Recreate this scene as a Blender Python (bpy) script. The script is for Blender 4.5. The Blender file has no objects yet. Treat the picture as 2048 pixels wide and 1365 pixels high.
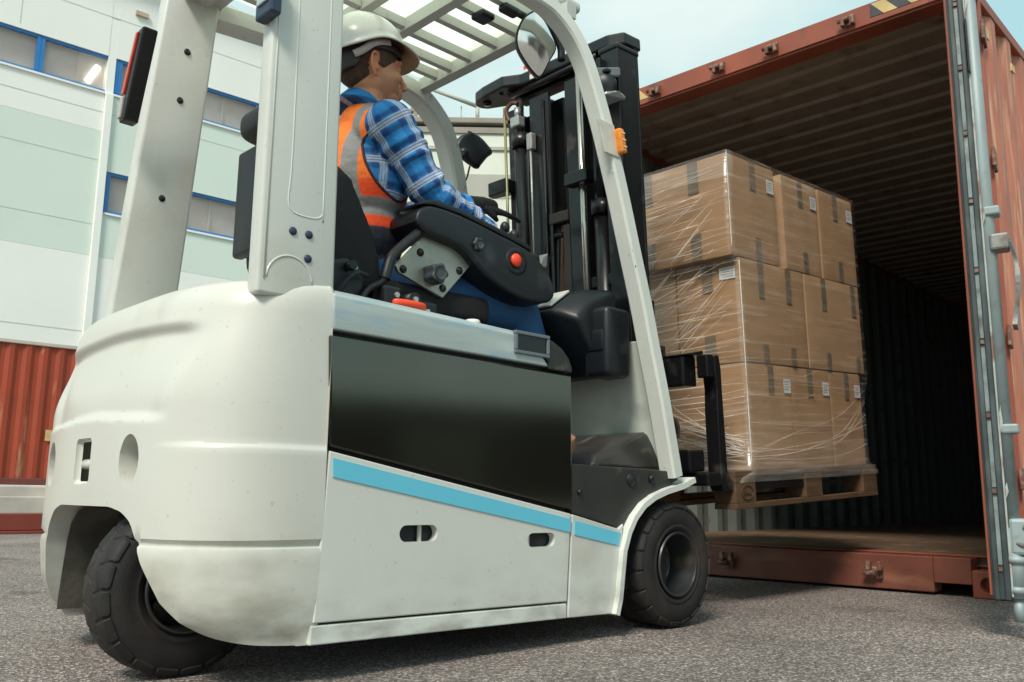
import bpy, bmesh, math, random
import numpy as np
from mathutils import Matrix, Vector, Euler, noise as mnoise
R = math.radians
random.seed(7)
scene = bpy.context.scene
COL = scene.collection
# ------------------------------------------------------------------ camera
PITCH, ROLL, CAMH = R(9.96), R(0.689), 0.4095
cam_d = bpy.data.cameras.new("camera")
cam = bpy.data.objects.new("camera", cam_d)
COL.objects.link(cam)
fw = Vector((0, math.cos(PITCH), math.sin(PITCH)))
u0 = Vector((0, -math.sin(PITCH), math.cos(PITCH)))
x0 = Vector((1, 0, 0))
rt = x0 * math.cos(ROLL) + u0 * math.sin(ROLL)
up = -x0 * math.sin(ROLL) + u0 * math.cos(ROLL)
cam.matrix_world = Matrix(((rt.x, up.x, -fw.x, 0), (rt.y, up.y, -fw.y, 0), (rt.z, up.z, -fw.z, CAMH), (0, 0, 0, 1)))
cam_d.sensor_width = 36
cam_d.lens = 31.02
cam_d.clip_start = 0.05
cam_d.clip_end = 2000
scene.camera = cam
# ------------------------------------------------------------------ sky and sun
SUN_EL, SUN_AZ = R(48), R(200)      # azimuth measured from +Y towards +X
w = bpy.data.worlds.new("World")
scene.world = w
w.use_nodes = True
nt = w.node_tree
nt.nodes.clear()
out = nt.nodes.new("ShaderNodeOutputWorld")
bg = nt.nodes.new("ShaderNodeBackground")
bg.inputs[1].default_value = 0.115
sky = nt.nodes.new("ShaderNodeTexSky")
sky.sky_type = 'NISHITA'
sky.sun_disc = False
sky.sun_elevation = SUN_EL
sky.sun_rotation = SUN_AZ
sky.air_density = 1.0
sky.dust_density = 1.5
sky.ozone_density = 1.0
tc = nt.nodes.new("ShaderNodeTexCoord")
mp = nt.nodes.new("ShaderNodeMapping")
mp.inputs['Scale'].default_value = (1.2, 1.2, 2.6)
mp.inputs['Location'].default_value = (0.3, 0.1, 0.0)
nz = nt.nodes.new("ShaderNodeTexNoise")
nz.inputs['Scale'].default_value = 1.6
nz.inputs['Detail'].default_value = 5
nz.inputs['Roughness'].default_value = 0.5
rp = nt.nodes.new("ShaderNodeValToRGB")
rp.color_ramp.elements[0].position = 0.36
rp.color_ramp.elements[0].color = (0.88, 0.88, 0.88, 1)
rp.color_ramp.elements[1].position = 0.66
rp.color_ramp.elements[1].color = (0.99, 0.99, 0.99, 1)
mx = nt.nodes.new("ShaderNodeMixRGB")
veil = nt.nodes.new("ShaderNodeMixRGB")                # thin turquoise veil with whiter cloud
veil.inputs[1].default_value = (2.7, 4.35, 4.5, 1)
veil.inputs[2].default_value = (4.9, 5.5, 5.2, 1)
nz2 = nt.nodes.new("ShaderNodeTexNoise")
nz2.inputs['Scale'].default_value = 1.9
nz2.inputs['Detail'].default_value = 4
rp2 = nt.nodes.new("ShaderNodeValToRGB")
rp2.color_ramp.elements[0].position = 0.38
rp2.color_ramp.elements[1].position = 0.66
nt.links.new(mp.outputs[0], nz2.inputs[0])
nt.links.new(nz2.outputs[0], rp2.inputs[0])
nt.links.new(rp2.outputs[0], veil.inputs[0])
nt.links.new(veil.outputs[0], mx.inputs[2])
nt.links.new(tc.outputs['Generated'], mp.inputs[0])
nt.links.new(mp.outputs[0], nz.inputs[0])
nt.links.new(nz.outputs[0], rp.inputs[0])
nt.links.new(rp.outputs[0], mx.inputs[0])
nt.links.new(sky.outputs[0], mx.inputs[1])
nt.links.new(mx.outputs[0], bg.inputs[0])
nt.links.new(bg.outputs[0], out.inputs[0])
sd = bpy.data.lights.new("sun", 'SUN')
sd.energy = 2.4
sd.angle = R(16)
sd.color = (1.0, 0.93, 0.83)
sun = bpy.data.objects.new("sun", sd)
COL.objects.link(sun)
sdir = Vector((math.sin(SUN_AZ) * math.cos(SUN_EL), math.cos(SUN_AZ) * math.cos(SUN_EL), math.sin(SUN_EL)))
sun.rotation_euler = sdir.to_track_quat('Z', 'Y').to_euler()
scene.view_settings.view_transform = 'Standard'
scene.view_settings.look = 'None'
scene.view_settings.exposure = 0.66
scene.view_settings.gamma = 1.0
scene.render.engine = 'CYCLES'

# ------------------------------------------------------------------ materials
MATS = {}
def nd(t, kind, **kw):
    n = t.nodes.new(kind)
    for k, v in kw.items():
        if isinstance(k, str) and hasattr(n, k): setattr(n, k, v)
    return n
def mat(name, col, rough=0.5, metal=0.0, var=0.12, vscale=3.0, bump=0.0, bscale=60.0, stretch=(1, 1, 1),
        coat=0.0, col2=None, c2lo=0.55, c2hi=0.7, c2scale=6.0, c2stretch=(1, 1, 1), spec=0.5, rvar=0.1, trans=0.0, alpha=1.0, c2detail=6, dirt=None):
    if name in MATS: return MATS[name]
    m = bpy.data.materials.new(name)
    m.use_nodes = True
    t = m.node_tree
    b = t.nodes["Principled BSDF"]
    tcn = nd(t, "ShaderNodeTexCoord")
    def noise(scale, st, detail=4):
        mpn = nd(t, "ShaderNodeMapping")
        mpn.inputs['Scale'].default_value = st
        t.links.new(tcn.outputs['Object'], mpn.inputs[0])
        n = nd(t, "ShaderNodeTexNoise")
        n.inputs['Scale'].default_value = scale
        n.inputs['Detail'].default_value = detail
        t.links.new(mpn.outputs[0], n.inputs[0])
        return n
    n1 = noise(vscale, stretch)
    r1 = nd(t, "ShaderNodeValToRGB")
    a = 1 - var; c = 1 + var
    r1.color_ramp.elements[0].position = 0.3
    r1.color_ramp.elements[1].position = 0.7
    r1.color_ramp.elements[0].color = (col[0] * a, col[1] * a, col[2] * a, 1)
    r1.color_ramp.elements[1].color = (min(col[0] * c, 1), min(col[1] * c, 1), min(col[2] * c, 1), 1)
    t.links.new(n1.outputs[0], r1.inputs[0])
    csrc = r1.outputs[0]
    if col2:
        n2 = noise(c2scale, c2stretch, c2detail)
        r2 = nd(t, "ShaderNodeValToRGB")
        r2.color_ramp.elements[0].position = c2lo
        r2.color_ramp.elements[1].position = c2hi
        t.links.new(n2.outputs[0], r2.inputs[0])
        mxn = nd(t, "ShaderNodeMixRGB")
        mxn.inputs[2].default_value = (*col2, 1)
        t.links.new(r2.outputs[0], mxn.inputs[0])
        t.links.new(csrc, mxn.inputs[1])
        csrc = mxn.outputs[0]
    if dirt:
        # road grime thrown up on the lower edge, broken up by noise; plus sparse scuffs
        zlo, zhi, dc, amt = dirt
        sx = nd(t, "ShaderNodeSeparateXYZ"); t.links.new(tcn.outputs['Object'], sx.inputs[0])
        mrr = nd(t, "ShaderNodeMapRange"); mrr.inputs[1].default_value = zlo; mrr.inputs[2].default_value = zhi; mrr.inputs[3].default_value = 1; mrr.inputs[4].default_value = 0
        t.links.new(sx.outputs[2], mrr.inputs[0])
        n5 = noise(9, (1, 1, 2.2), 8); n6 = noise(70, (1, 1, 1), 6)
        ra = nd(t, "ShaderNodeMapRange"); ra.inputs[1].default_value = .42; ra.inputs[2].default_value = .70; t.links.new(n5.outputs[0], ra.inputs[0])
        rb = nd(t, "ShaderNodeMapRange"); rb.inputs[1].default_value = .66; rb.inputs[2].default_value = .74; rb.inputs[4].default_value = .55; t.links.new(n6.outputs[0], rb.inputs[0])
        pw = nd(t, "ShaderNodeMath"); pw.operation = 'POWER'; pw.inputs[1].default_value = 1.6; t.links.new(mrr.outputs[0], pw.inputs[0])
        mm = nd(t, "ShaderNodeMath"); mm.operation = 'MULTIPLY'; t.links.new(pw.outputs[0], mm.inputs[0]); t.links.new(ra.outputs[0], mm.inputs[1])
        m8 = nd(t, "ShaderNodeMath"); m8.operation = 'MULTIPLY'; t.links.new(n5.outputs[0], m8.inputs[0]); t.links.new(rb.outputs[0], m8.inputs[1])
        m9 = nd(t, "ShaderNodeMath"); m9.operation = 'MULTIPLY_ADD'; m9.inputs[1].default_value = amt; t.links.new(mm.outputs[0], m9.inputs[0]); t.links.new(m8.outputs[0], m9.inputs[2]); m9.use_clamp = True
        mxd = nd(t, "ShaderNodeMixRGB"); mxd.inputs[2].default_value = (*dc, 1)
        t.links.new(m9.outputs[0], mxd.inputs[0]); t.links.new(csrc, mxd.inputs[1]); csrc = mxd.outputs[0]
    t.links.new(csrc, b.inputs['Base Color'])
    b.inputs['Metallic'].default_value = metal
    rr = nd(t, "ShaderNodeMapRange")
    rr.inputs[3].default_value = max(0.02, rough - rvar)
    rr.inputs[4].default_value = min(1, rough + rvar)
    t.links.new(n1.outputs[0], rr.inputs[0])
    t.links.new(rr.outputs[0], b.inputs['Roughness'])
    b.inputs['Coat Weight'].default_value = coat
    b.inputs['Coat Roughness'].default_value = 0.12
    b.inputs['Specular IOR Level'].default_value = spec
    b.inputs['Transmission Weight'].default_value = trans
    b.inputs['Alpha'].default_value = alpha
    if bump > 0:
        n3 = noise(bscale, stretch, 5)
        bp = nd(t, "ShaderNodeBump")
        bp.inputs['Strength'].default_value = bump
        bp.inputs['Distance'].default_value = 0.004
        t.links.new(n3.outputs[0], bp.inputs['Height'])
        t.links.new(bp.outputs[0], b.inputs['Normal'])
    MATS[name] = m
    return m

white = mat("white_paint", (0.59, 0.60, 0.555), 0.28, var=0.04, dirt=(.07, .30, (.22, .20, .16), .45), vscale=1.4, coat=0.25, bump=0.035, bscale=7, col2=(0.44, 0.43, 0.36), c2lo=0.60, c2hi=0.86, c2scale=3.2)
white_w = mat("weathered_white", (0.63, 0.65, 0.60), 0.5, dirt=(.07, .35, (.16, .14, .11), .7), var=0.06, vscale=5, bump=0.08, bscale=60, col2=(0.20, 0.18, 0.14), c2lo=0.68, c2hi=0.76, c2scale=24)
cream = mat("cast_white", (0.57, 0.565, 0.51), 0.32, var=0.05, dirt=(.07, .40, (.20, .18, .12), .85), vscale=1.1, coat=0.2, bump=0.06, bscale=9, col2=(0.40, 0.39, 0.31), c2lo=0.62, c2hi=0.84, c2scale=2.6)
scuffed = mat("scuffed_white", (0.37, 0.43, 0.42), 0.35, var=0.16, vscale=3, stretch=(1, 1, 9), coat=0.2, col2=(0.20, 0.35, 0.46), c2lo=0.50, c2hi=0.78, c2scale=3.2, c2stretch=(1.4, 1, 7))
darkpanel = mat("charcoal_gloss", (0.12, 0.118, 0.10), 0.10, metal=1.0, rvar=.015, var=0.15, vscale=2, coat=0.0, bump=0.03, bscale=3, col2=(0.10, 0.10, 0.085), c2lo=0.5, c2hi=0.9, c2scale=4)
darkmatt = mat("charcoal_matt", (0.026, 0.027, 0.023), 0.45, var=0.15, vscale=8, bump=0.05, bscale=120, col2=(0.12, 0.115, 0.095), c2lo=0.62, c2hi=0.75, c2scale=10)
plastic = mat("black_plastic", (0.0095, 0.0115, 0.0145), 0.40, spec=.4, var=0.15, vscale=10, bump=0.12, bscale=420, col2=(0.05, 0.052, 0.055), c2lo=0.6, c2hi=0.8, c2scale=7)
mast_m = mat("mast_black", (0.007, 0.0075, 0.008), 0.33, spec=.4, var=0.25, vscale=7, bump=0.05, bscale=60, stretch=(1, 1, .3), coat=0.2, col2=(0.06, 0.055, 0.05), c2lo=0.62, c2hi=0.75, c2scale=9)
greasy = mat("greasy_brown", (0.05, 0.032, 0.022), 0.45, var=0.3, vscale=12, bump=0.15, bscale=80)
blue_dec = mat("light_blue_decal", (0.13, 0.52, 0.68), 0.35, var=0.03, vscale=3, coat=0.15)
steel = mat("steel_plate", (0.36, 0.36, 0.31), 0.42, metal=0.6, var=0.12, vscale=9, bump=0.05, bscale=90, col2=(0.10, 0.08, 0.06), c2lo=0.62, c2hi=0.78, c2scale=12)
chrome = mat("chrome_rod", (0.62, 0.60, 0.52), 0.2, metal=0.9, var=0.1, vscale=8)
zinc = mat("zinc_fitting", (0.5, 0.5, 0.47), 0.4, metal=0.7, var=0.15, vscale=30)
rubber = mat("tyre_rubber", (0.012, 0.0105, 0.010), 0.72, var=0.3, vscale=6, bump=0.25, bscale=90, col2=(0.042, 0.028, 0.022), c2lo=0.45, c2hi=0.75, c2scale=7)
rim_m = mat("rim_dark", (0.026, 0.028, 0.029), 0.36, metal=0.1, var=0.25, vscale=12, coat=0.3, col2=(0.09, 0.07, 0.05), c2lo=0.6, c2hi=0.75, c2scale=15)
redbtn = mat("red_button", (0.85, 0.07, 0.02), 0.4, var=0.05, vscale=20)
orange_l = mat("amber_lens", (0.85, 0.26, 0.02), 0.2, var=0.2, vscale=40, coat=0.5)
red_l = mat("red_lens", (0.62, 0.07, 0.04), 0.2, var=0.2, vscale=40, coat=0.5)
plug = mat("navy_plug", (0.02, 0.035, 0.07), 0.45, var=0.1, vscale=20)
hose = mat("hose_rubber", (0.01, 0.01, 0.011), 0.45, var=0.2, vscale=20, bump=0.1, bscale=200)
brownhose = mat("brown_hose", (0.11, 0.045, 0.025), 0.45, var=0.25, vscale=20, bump=0.1, bscale=200)
seat_m = mat("seat_fabric", (0.008, 0.008, 0.009), 0.85, var=0.2, vscale=8, bump=1.0, bscale=260)
mirror_m = mat("mirror_glass", (0.82, 0.84, 0.82), 0.03, metal=1.0, var=0.02, vscale=3)
lens_m = mat("lamp_glass", (0.55, 0.6, 0.62), 0.12, metal=0.4, var=0.1, vscale=40)
roofbar = mat("roof_bar_white", (0.50, 0.51, 0.47), 0.45, var=0.06, vscale=6, col2=(0.3, 0.26, 0.22), c2lo=0.6, c2hi=0.8, c2scale=9)
cont_red = mat("container_red", (0.265, 0.068, 0.036), 0.55, var=0.18, vscale=3, bump=0.15, bscale=40, col2=(0.15, 0.055, 0.032), c2lo=0.58, c2hi=0.72, c2scale=7, c2stretch=(1, 1, .5))
cont_pink = mat("faded_red", (0.40, 0.15, 0.095), 0.62, var=0.18, vscale=5, stretch=(3, 3, .5), bump=0.12, bscale=50, col2=(0.58, 0.37, 0.25), c2lo=0.52, c2hi=0.72, c2scale=7, c2stretch=(4, 4, .35))
cont_in = mat("interior_grey_green", (0.15, 0.175, 0.16), 0.6, var=0.15, vscale=5, bump=0.05, bscale=60, col2=(0.11, 0.07, 0.045), c2lo=0.62, c2hi=0.74, c2scale=8)
cont_roof = mat("interior_roof", (0.27, 0.22, 0.175), 0.62, var=0.12, vscale=4, col2=(0.15, 0.09, 0.06), c2lo=0.58, c2hi=0.75, c2scale=6)
ply = mat("plywood_floor", (0.14, 0.085, 0.05), 0.6, var=0.3, vscale=6, stretch=(1, 6, 1), bump=0.15, bscale=60, col2=(0.26, 0.19, 0.13), c2lo=0.56, c2hi=0.72, c2scale=9)
sill_m = mat("shaded_scuffed_sill", (0.16, 0.047, 0.028), 0.6, var=0.25, vscale=5, bump=0.2, bscale=50, col2=(0.24, 0.095, 0.055), c2lo=0.55, c2hi=0.72, c2scale=6, c2stretch=(1, .5, 2))  # container red with the sill's shade painted in, plus some dirt and scuffs
gasket_m = mat("gasket_rubber", (0.035, 0.048, 0.050), 0.5, var=0.25, vscale=14, col2=(0.10, 0.13, 0.125), c2lo=0.5, c2hi=0.66, c2scale=12, c2stretch=(1, 1, .25))
galv = mat("galvanised", (0.27, 0.33, 0.335), 0.55, metal=0.2, var=0.14, vscale=10, stretch=(1, 1, .4), bump=0.06, bscale=90, col2=(0.20, 0.19, 0.17), c2lo=0.6, c2hi=0.75, c2scale=14)
rusty = mat("rusty_steel", (0.16, 0.07, 0.045), 0.65, var=0.35, vscale=30, bump=0.3, bscale=150, col2=(0.36, 0.24, 0.2), c2lo=0.5, c2hi=0.7, c2scale=30)
haz_y = mat("hazard_yellow", (0.55, 0.40, 0.17), 0.5, var=0.15, vscale=10)
haz_k = mat("hazard_black", (0.05, 0.05, 0.055), 0.5, var=0.15, vscale=10)
card = mat("cardboard", (0.40, 0.235, 0.12), 0.8, var=0.09, vscale=4, bump=0.12, bscale=30, stretch=(1, 1, 3), col2=(0.36, 0.21, 0.11), c2lo=0.5, c2hi=0.75, c2scale=5)
card_b = mat("cardboard_pale", (0.43, 0.26, 0.14), 0.8, var=0.09, vscale=4, bump=0.12, bscale=30, stretch=(1, 1, 3), col2=(0.38, 0.23, 0.125), c2lo=0.5, c2hi=0.75, c2scale=6)
card_c = mat("cardboard_brown", (0.385, 0.225, 0.115), 0.8, var=0.09, vscale=5, bump=0.12, bscale=30, stretch=(1, 1, 3), col2=(0.45, 0.28, 0.16), c2lo=0.55, c2hi=0.8, c2scale=4)
tape_m = mat("grey_brown_tape", (0.19, 0.145, 0.10), 0.3, var=0.15, vscale=20, coat=0.3)
label_m = mat("white_label", (0.70, 0.70, 0.70), 0.5, var=0.04, vscale=30)
ink_m = mat("label_ink", (0.30, 0.31, 0.36), 0.6, var=0.05, vscale=30)
wood = mat("pallet_wood", (0.10, 0.055, 0.025), 0.75, var=0.25, vscale=7, stretch=(1, 8, 8), bump=0.25, bscale=40, col2=(0.13, 0.07, 0.035), c2lo=0.55, c2hi=0.75, c2scale=7)
burnt = mat("burnt_stamp", (0.06, 0.03, 0.015), 0.8, var=0.2, vscale=30)
skin_m = mat("skin", (0.50, 0.225, 0.125), 0.5, var=0.08, vscale=14, bump=0.06, bscale=200, spec=0.4, col2=(0.42, 0.14, 0.07), c2lo=0.5, c2hi=0.8, c2scale=16)
hair_m = mat("short_brown_hair", (0.085, 0.045, 0.026), 0.75, var=0.35, vscale=90, bump=0.7, bscale=300)
glove_m = mat("black_glove", (0.03, 0.027, 0.028), 0.62, var=0.2, vscale=20, bump=0.25, bscale=160)
helmet_m = mat("helmet_white", (0.74, 0.73, 0.70), 0.26, var=0.03, vscale=6, coat=0.35, col2=(0.42, 0.38, 0.32), c2lo=0.68, c2hi=0.78, c2scale=22)
harness = mat("helmet_harness", (0.03, 0.024, 0.024), 0.6, var=0.2, vscale=30)
strapgrey = mat("helmet_strap", (0.46, 0.42, 0.41), 0.5, var=0.05, vscale=20)
jeans = mat("blue_jeans", (0.022, 0.095, 0.24), 0.8, var=0.18, vscale=9, bump=0.5, bscale=60)
trim_m = mat("dark_trim", (0.04, 0.02, 0.03), 0.7, var=0.2, vscale=30)
bld_white = mat("facade_white", (0.80, 0.81, 0.77), 0.6, var=0.03, vscale=0.4)
bld_green = mat("facade_sage", (0.62, 0.71, 0.64), 0.6, var=0.03, vscale=0.4)
bld_blue = mat("window_blue", (0.02, 0.17, 0.46), 0.4, var=0.06, vscale=2)
bld_glass = mat("window_glass", (0.70, 0.66, 0.64), 0.10, var=0.12, vscale=0.8, col2=(0.62, 0.48, 0.40), c2lo=0.5, c2hi=0.8, c2scale=0.9)
seam_m = mat("panel_seam", (0.55, 0.60, 0.55), 0.7, var=0.05, vscale=2)
eave_m = mat("eave_metal", (0.46, 0.47, 0.42), 0.5, var=0.08, vscale=2)
trk_white = mat("trailer_white", (0.60, 0.64, 0.55), 0.45, var=0.08, vscale=1.5, col2=(0.33, 0.32, 0.26), c2lo=0.58, c2hi=0.8, c2scale=2.5)
trk_grey = mat("trailer_grey", (0.25, 0.23, 0.19), 0.6, var=0.15, vscale=3)
far_red = mat("far_red_steel", (0.30, 0.042, 0.013), 0.6, var=0.15, vscale=1.2, col2=(0.48, 0.24, 0.13), c2lo=0.62, c2hi=0.72, c2scale=1.6, c2stretch=(3, 3, .5))
conc = mat("pale_concrete", (0.46, 0.42, 0.37), 0.8, var=0.15, vscale=2, bump=0.3, bscale=20)
pale = mat("peeling_paint", (0.55, 0.52, 0.46), 0.7, var=0.1, vscale=20)
rope_m = mat("rope", (0.16, 0.15, 0.13), 0.85, var=0.3, vscale=60, bump=0.6, bscale=220)

def asphalt():
    m = bpy.data.materials.new("asphalt")
    m.use_nodes = True
    t = m.node_tree
    b = t.nodes["Principled BSDF"]
    tcn = nd(t, "ShaderNodeTexCoord")
    v = nd(t, "ShaderNodeTexVoronoi")
    v.inputs['Scale'].default_value = 185
    n = nd(t, "ShaderNodeTexNoise"); n.inputs['Scale'].default_value = 90; n.inputs['Detail'].default_value = 8
    n.inputs['Roughness'].default_value = 0.75
    nb = nd(t, "ShaderNodeTexNoise"); nb.inputs['Scale'].default_value = 1.1; nb.inputs['Detail'].default_value = 6
    for q in (v, n, nb): t.links.new(tcn.outputs['Object'], q.inputs['Vector'])
    sep = nd(t, "ShaderNodeSeparateColor")
    t.links.new(v.outputs['Color'], sep.inputs[0])
    ramp = nd(t, "ShaderNodeValToRGB")
    e = ramp.color_ramp.elements
    e[0].position = 0.0; e[0].color = (0.10, 0.086, 0.081, 1)
    e[1].position = 1.0; e[1].color = (0.74, 0.65, 0.60, 1)
    x = e.new(0.45); x.color = (0.20, 0.173, 0.162, 1)
    x = e.new(0.8); x.color = (0.36, 0.315, 0.295, 1)
    t.links.new(sep.outputs[0], ramp.inputs[0])
    r2 = nd(t, "ShaderNodeValToRGB")
    r2.color_ramp.elements[0].position = 0.35; r2.color_ramp.elements[0].color = (0.45, 0.45, 0.45, 1)
    r2.color_ramp.elements[1].position = 0.65; r2.color_ramp.elements[1].color = (1.35, 1.33, 1.3, 1)
    t.links.new(n.outputs[0], r2.inputs[0])
    r3 = nd(t, "ShaderNodeValToRGB")
    r3.color_ramp.elements[0].position = 0.3; r3.color_ramp.elements[0].color = (0.66, 0.65, 0.64, 1)
    r3.color_ramp.elements[1].position = 0.7; r3.color_ramp.elements[1].color = (1.15, 1.13, 1.12, 1)
    t.links.new(nb.outputs[0], r3.inputs[0])
    m1 = nd(t, "ShaderNodeMixRGB"); m1.blend_type = 'MULTIPLY'; m1.inputs[0].default_value = 1
    m2 = nd(t, "ShaderNodeMixRGB"); m2.blend_type = 'MULTIPLY'; m2.inputs[0].default_value = 1
    t.links.new(ramp.outputs[0], m1.inputs[1]); t.links.new(r2.outputs[0], m1.inputs[2])
    t.links.new(m1.outputs[0], m2.inputs[1]); t.links.new(r3.outputs[0], m2.inputs[2])
    ns = nd(t, "ShaderNodeTexNoise"); ns.inputs['Scale'].default_value = 2.3; ns.inputs['Detail'].default_value = 7; ns.inputs['Distortion'].default_value = 0.6
    t.links.new(tcn.outputs['Object'], ns.inputs['Vector'])
    rs = nd(t, "ShaderNodeValToRGB"); rs.color_ramp.elements[0].position = 0.60; rs.color_ramp.elements[0].color = (1, 1, 1, 1); rs.color_ramp.elements[1].position = 0.70; rs.color_ramp.elements[1].color = (0.60, 0.58, 0.57, 1)
    t.links.new(ns.outputs[0], rs.inputs[0])
    m4 = nd(t, "ShaderNodeMixRGB"); m4.blend_type = 'MULTIPLY'; m4.inputs[0].default_value = 1
    t.links.new(m2.outputs[0], m4.inputs[1]); t.links.new(rs.outputs[0], m4.inputs[2])
    t.links.new(m4.outputs[0], b.inputs['Base Color'])
    b.inputs['Roughness'].default_value = 0.82
    bp = nd(t, "ShaderNodeBump"); bp.inputs['Strength'].default_value = 0.9; bp.inputs['Distance'].default_value = 0.006
    ad = nd(t, "ShaderNodeMath"); ad.operation = 'ADD'
    t.links.new(v.outputs['Distance'], ad.inputs[0]); t.links.new(n.outputs[0], ad.inputs[1])
    t.links.new(ad.outputs[0], bp.inputs['Height'])
    t.links.new(bp.outputs[0], b.inputs['Normal'])
    return m

def film_mat():
    m = bpy.data.materials.new("stretch_film")
    m.use_nodes = True
    t = m.node_tree
    t.nodes.clear()
    o = nd(t, "ShaderNodeOutputMaterial")
    tr = nd(t, "ShaderNodeBsdfTransparent"); tr.inputs[0].default_value = (0.97, 0.965, 0.95, 1)
    gl = nd(t, "ShaderNodeBsdfGlossy"); gl.inputs['Roughness'].default_value = 0.22; gl.inputs[0].default_value = (1, 1, 1, 1)
    df = nd(t, "ShaderNodeBsdfDiffuse"); df.inputs[0].default_value = (0.8, 0.74, 0.68, 1)
    tcn = nd(t, "ShaderNodeTexCoord")
    def noise(st, sc, rot=(0, 0, 0), det=4):
        mpn = nd(t, "ShaderNodeMapping"); mpn.inputs['Scale'].default_value = st; mpn.inputs['Rotation'].default_value = rot
        t.links.new(tcn.outputs['Object'], mpn.inputs[0])
        n = nd(t, "ShaderNodeTexNoise"); n.inputs['Scale'].default_value = sc; n.inputs['Detail'].default_value = det
        t.links.new(mpn.outputs[0], n.inputs[0]); return n
    n1 = noise((1, 1, 16), 3.2, (0.12, 0.1, 0))
    n2 = noise((1, 1, 9), 4.5, (-0.5, 0.35, 0))
    bp = nd(t, "ShaderNodeBump"); bp.inputs['Strength'].default_value = 0.6; bp.inputs['Distance'].default_value = 0.006
    ad = nd(t, "ShaderNodeMath"); ad.operation = 'ADD'
    t.links.new(n1.outputs[0], ad.inputs[0]); t.links.new(n2.outputs[0], ad.inputs[1])
    t.links.new(ad.outputs[0], bp.inputs['Height'])
    t.links.new(bp.outputs[0], gl.inputs['Normal'])
    r = nd(t, "ShaderNodeValToRGB")
    r.color_ramp.elements[0].position = 0.52; r.color_ramp.elements[0].color = (0.02, 0.02, 0.02, 1)
    r.color_ramp.elements[1].position = 0.74; r.color_ramp.elements[1].color = (0.20, 0.20, 0.20, 1)
    t.links.new(n1.outputs[0], r.inputs[0])
    # more film layers low on the pallet
    sp = nd(t, "ShaderNodeSeparateXYZ"); t.links.new(tcn.outputs['Object'], sp.inputs[0])
    mr = nd(t, "ShaderNodeMapRange"); mr.inputs[1].default_value = 0.05; mr.inputs[2].default_value = 0.42
    mr.inputs[3].default_value = 0.22; mr.inputs[4].default_value = 0.0
    t.links.new(sp.outputs[2], mr.inputs[0])
    mu = nd(t, "ShaderNodeMath"); mu.operation = 'MULTIPLY'; t.links.new(mr.outputs[0], mu.inputs[0]); t.links.new(n2.outputs[0], mu.inputs[1])
    a2 = nd(t, "ShaderNodeMath"); a2.operation = 'ADD'; t.links.new(r.outputs[0], a2.inputs[0]); t.links.new(mu.outputs[0], a2.inputs[1])
    m1 = nd(t, "ShaderNodeMixShader"); t.links.new(a2.outputs[0], m1.inputs[0])
    t.links.new(tr.outputs[0], m1.inputs[1]); t.links.new(df.outputs[0], m1.inputs[2])
    m2 = nd(t, "ShaderNodeMixShader"); m2.inputs[0].default_value = 0.10
    t.links.new(m1.outputs[0], m2.inputs[1]); t.links.new(gl.outputs[0], m2.inputs[2])
    t.links.new(m2.outputs[0], o.inputs[0])
    return m

def poly_mat():
    m = bpy.data.materials.new("roof_polycarbonate")
    m.use_nodes = True
    t = m.node_tree; t.nodes.clear()
    o = nd(t, "ShaderNodeOutputMaterial")
    tr = nd(t, "ShaderNodeBsdfTransparent"); tr.inputs[0].default_value = (0.93, 0.96, 0.9, 1)
    tl = nd(t, "ShaderNodeBsdfTranslucent"); tl.inputs[0].default_value = (0.93, 0.95, 0.86, 1)
    n = nd(t, "ShaderNodeTexNoise"); n.inputs['Scale'].default_value = 9; n.inputs['Detail'].default_value = 5
    r = nd(t, "ShaderNodeMapRange"); r.inputs[1].default_value = 0.3; r.inputs[2].default_value = 0.7; r.inputs[3].default_value = 0.42; r.inputs[4].default_value = 0.6
    t.links.new(n.outputs[0], r.inputs[0])
    mi = nd(t, "ShaderNodeMixShader"); t.links.new(r.outputs[0], mi.inputs[0])
    t.links.new(tr.outputs[0], mi.inputs[1]); t.links.new(tl.outputs[0], mi.inputs[2]); t.links.new(mi.outputs[0], o.inputs[0])
    return m

def attr_mat(name, rough=0.85, bump=0.4, bscale=60, big=1.0):
    m = bpy.data.materials.new(name); m.use_nodes = True
    t = m.node_tree; b = t.nodes["Principled BSDF"]
    a = nd(t, "ShaderNodeAttribute"); a.attribute_name = "tint"
    tcn = nd(t, "ShaderNodeTexCoord")
    n = nd(t, "ShaderNodeTexNoise"); n.inputs['Scale'].default_value = bscale; n.inputs['Detail'].default_value = 4
    n2 = nd(t, "ShaderNodeTexNoise"); n2.inputs['Scale'].default_value = 14; n2.inputs['Detail'].default_value = 3
    t.links.new(tcn.outputs['Object'], n.inputs[0]); t.links.new(tcn.outputs['Object'], n2.inputs[0])
    t.links.new(a.outputs['Color'], b.inputs['Base Color'])
    b.inputs['Roughness'].default_value = rough
    bp = nd(t, "ShaderNodeBump"); bp.inputs['Strength'].default_value = bump; bp.inputs['Distance'].default_value = 0.003
    bp2 = nd(t, "ShaderNodeBump"); bp2.inputs['Strength'].default_value = 0.8 * big; bp2.inputs['Distance'].default_value = 0.018
    t.links.new(n.outputs[0], bp.inputs['Height']); t.links.new(n2.outputs[0], bp2.inputs['Height'])
    t.links.new(bp2.outputs[0], bp.inputs['Normal']); t.links.new(bp.outputs[0], b.inputs['Normal'])
    return m

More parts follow.
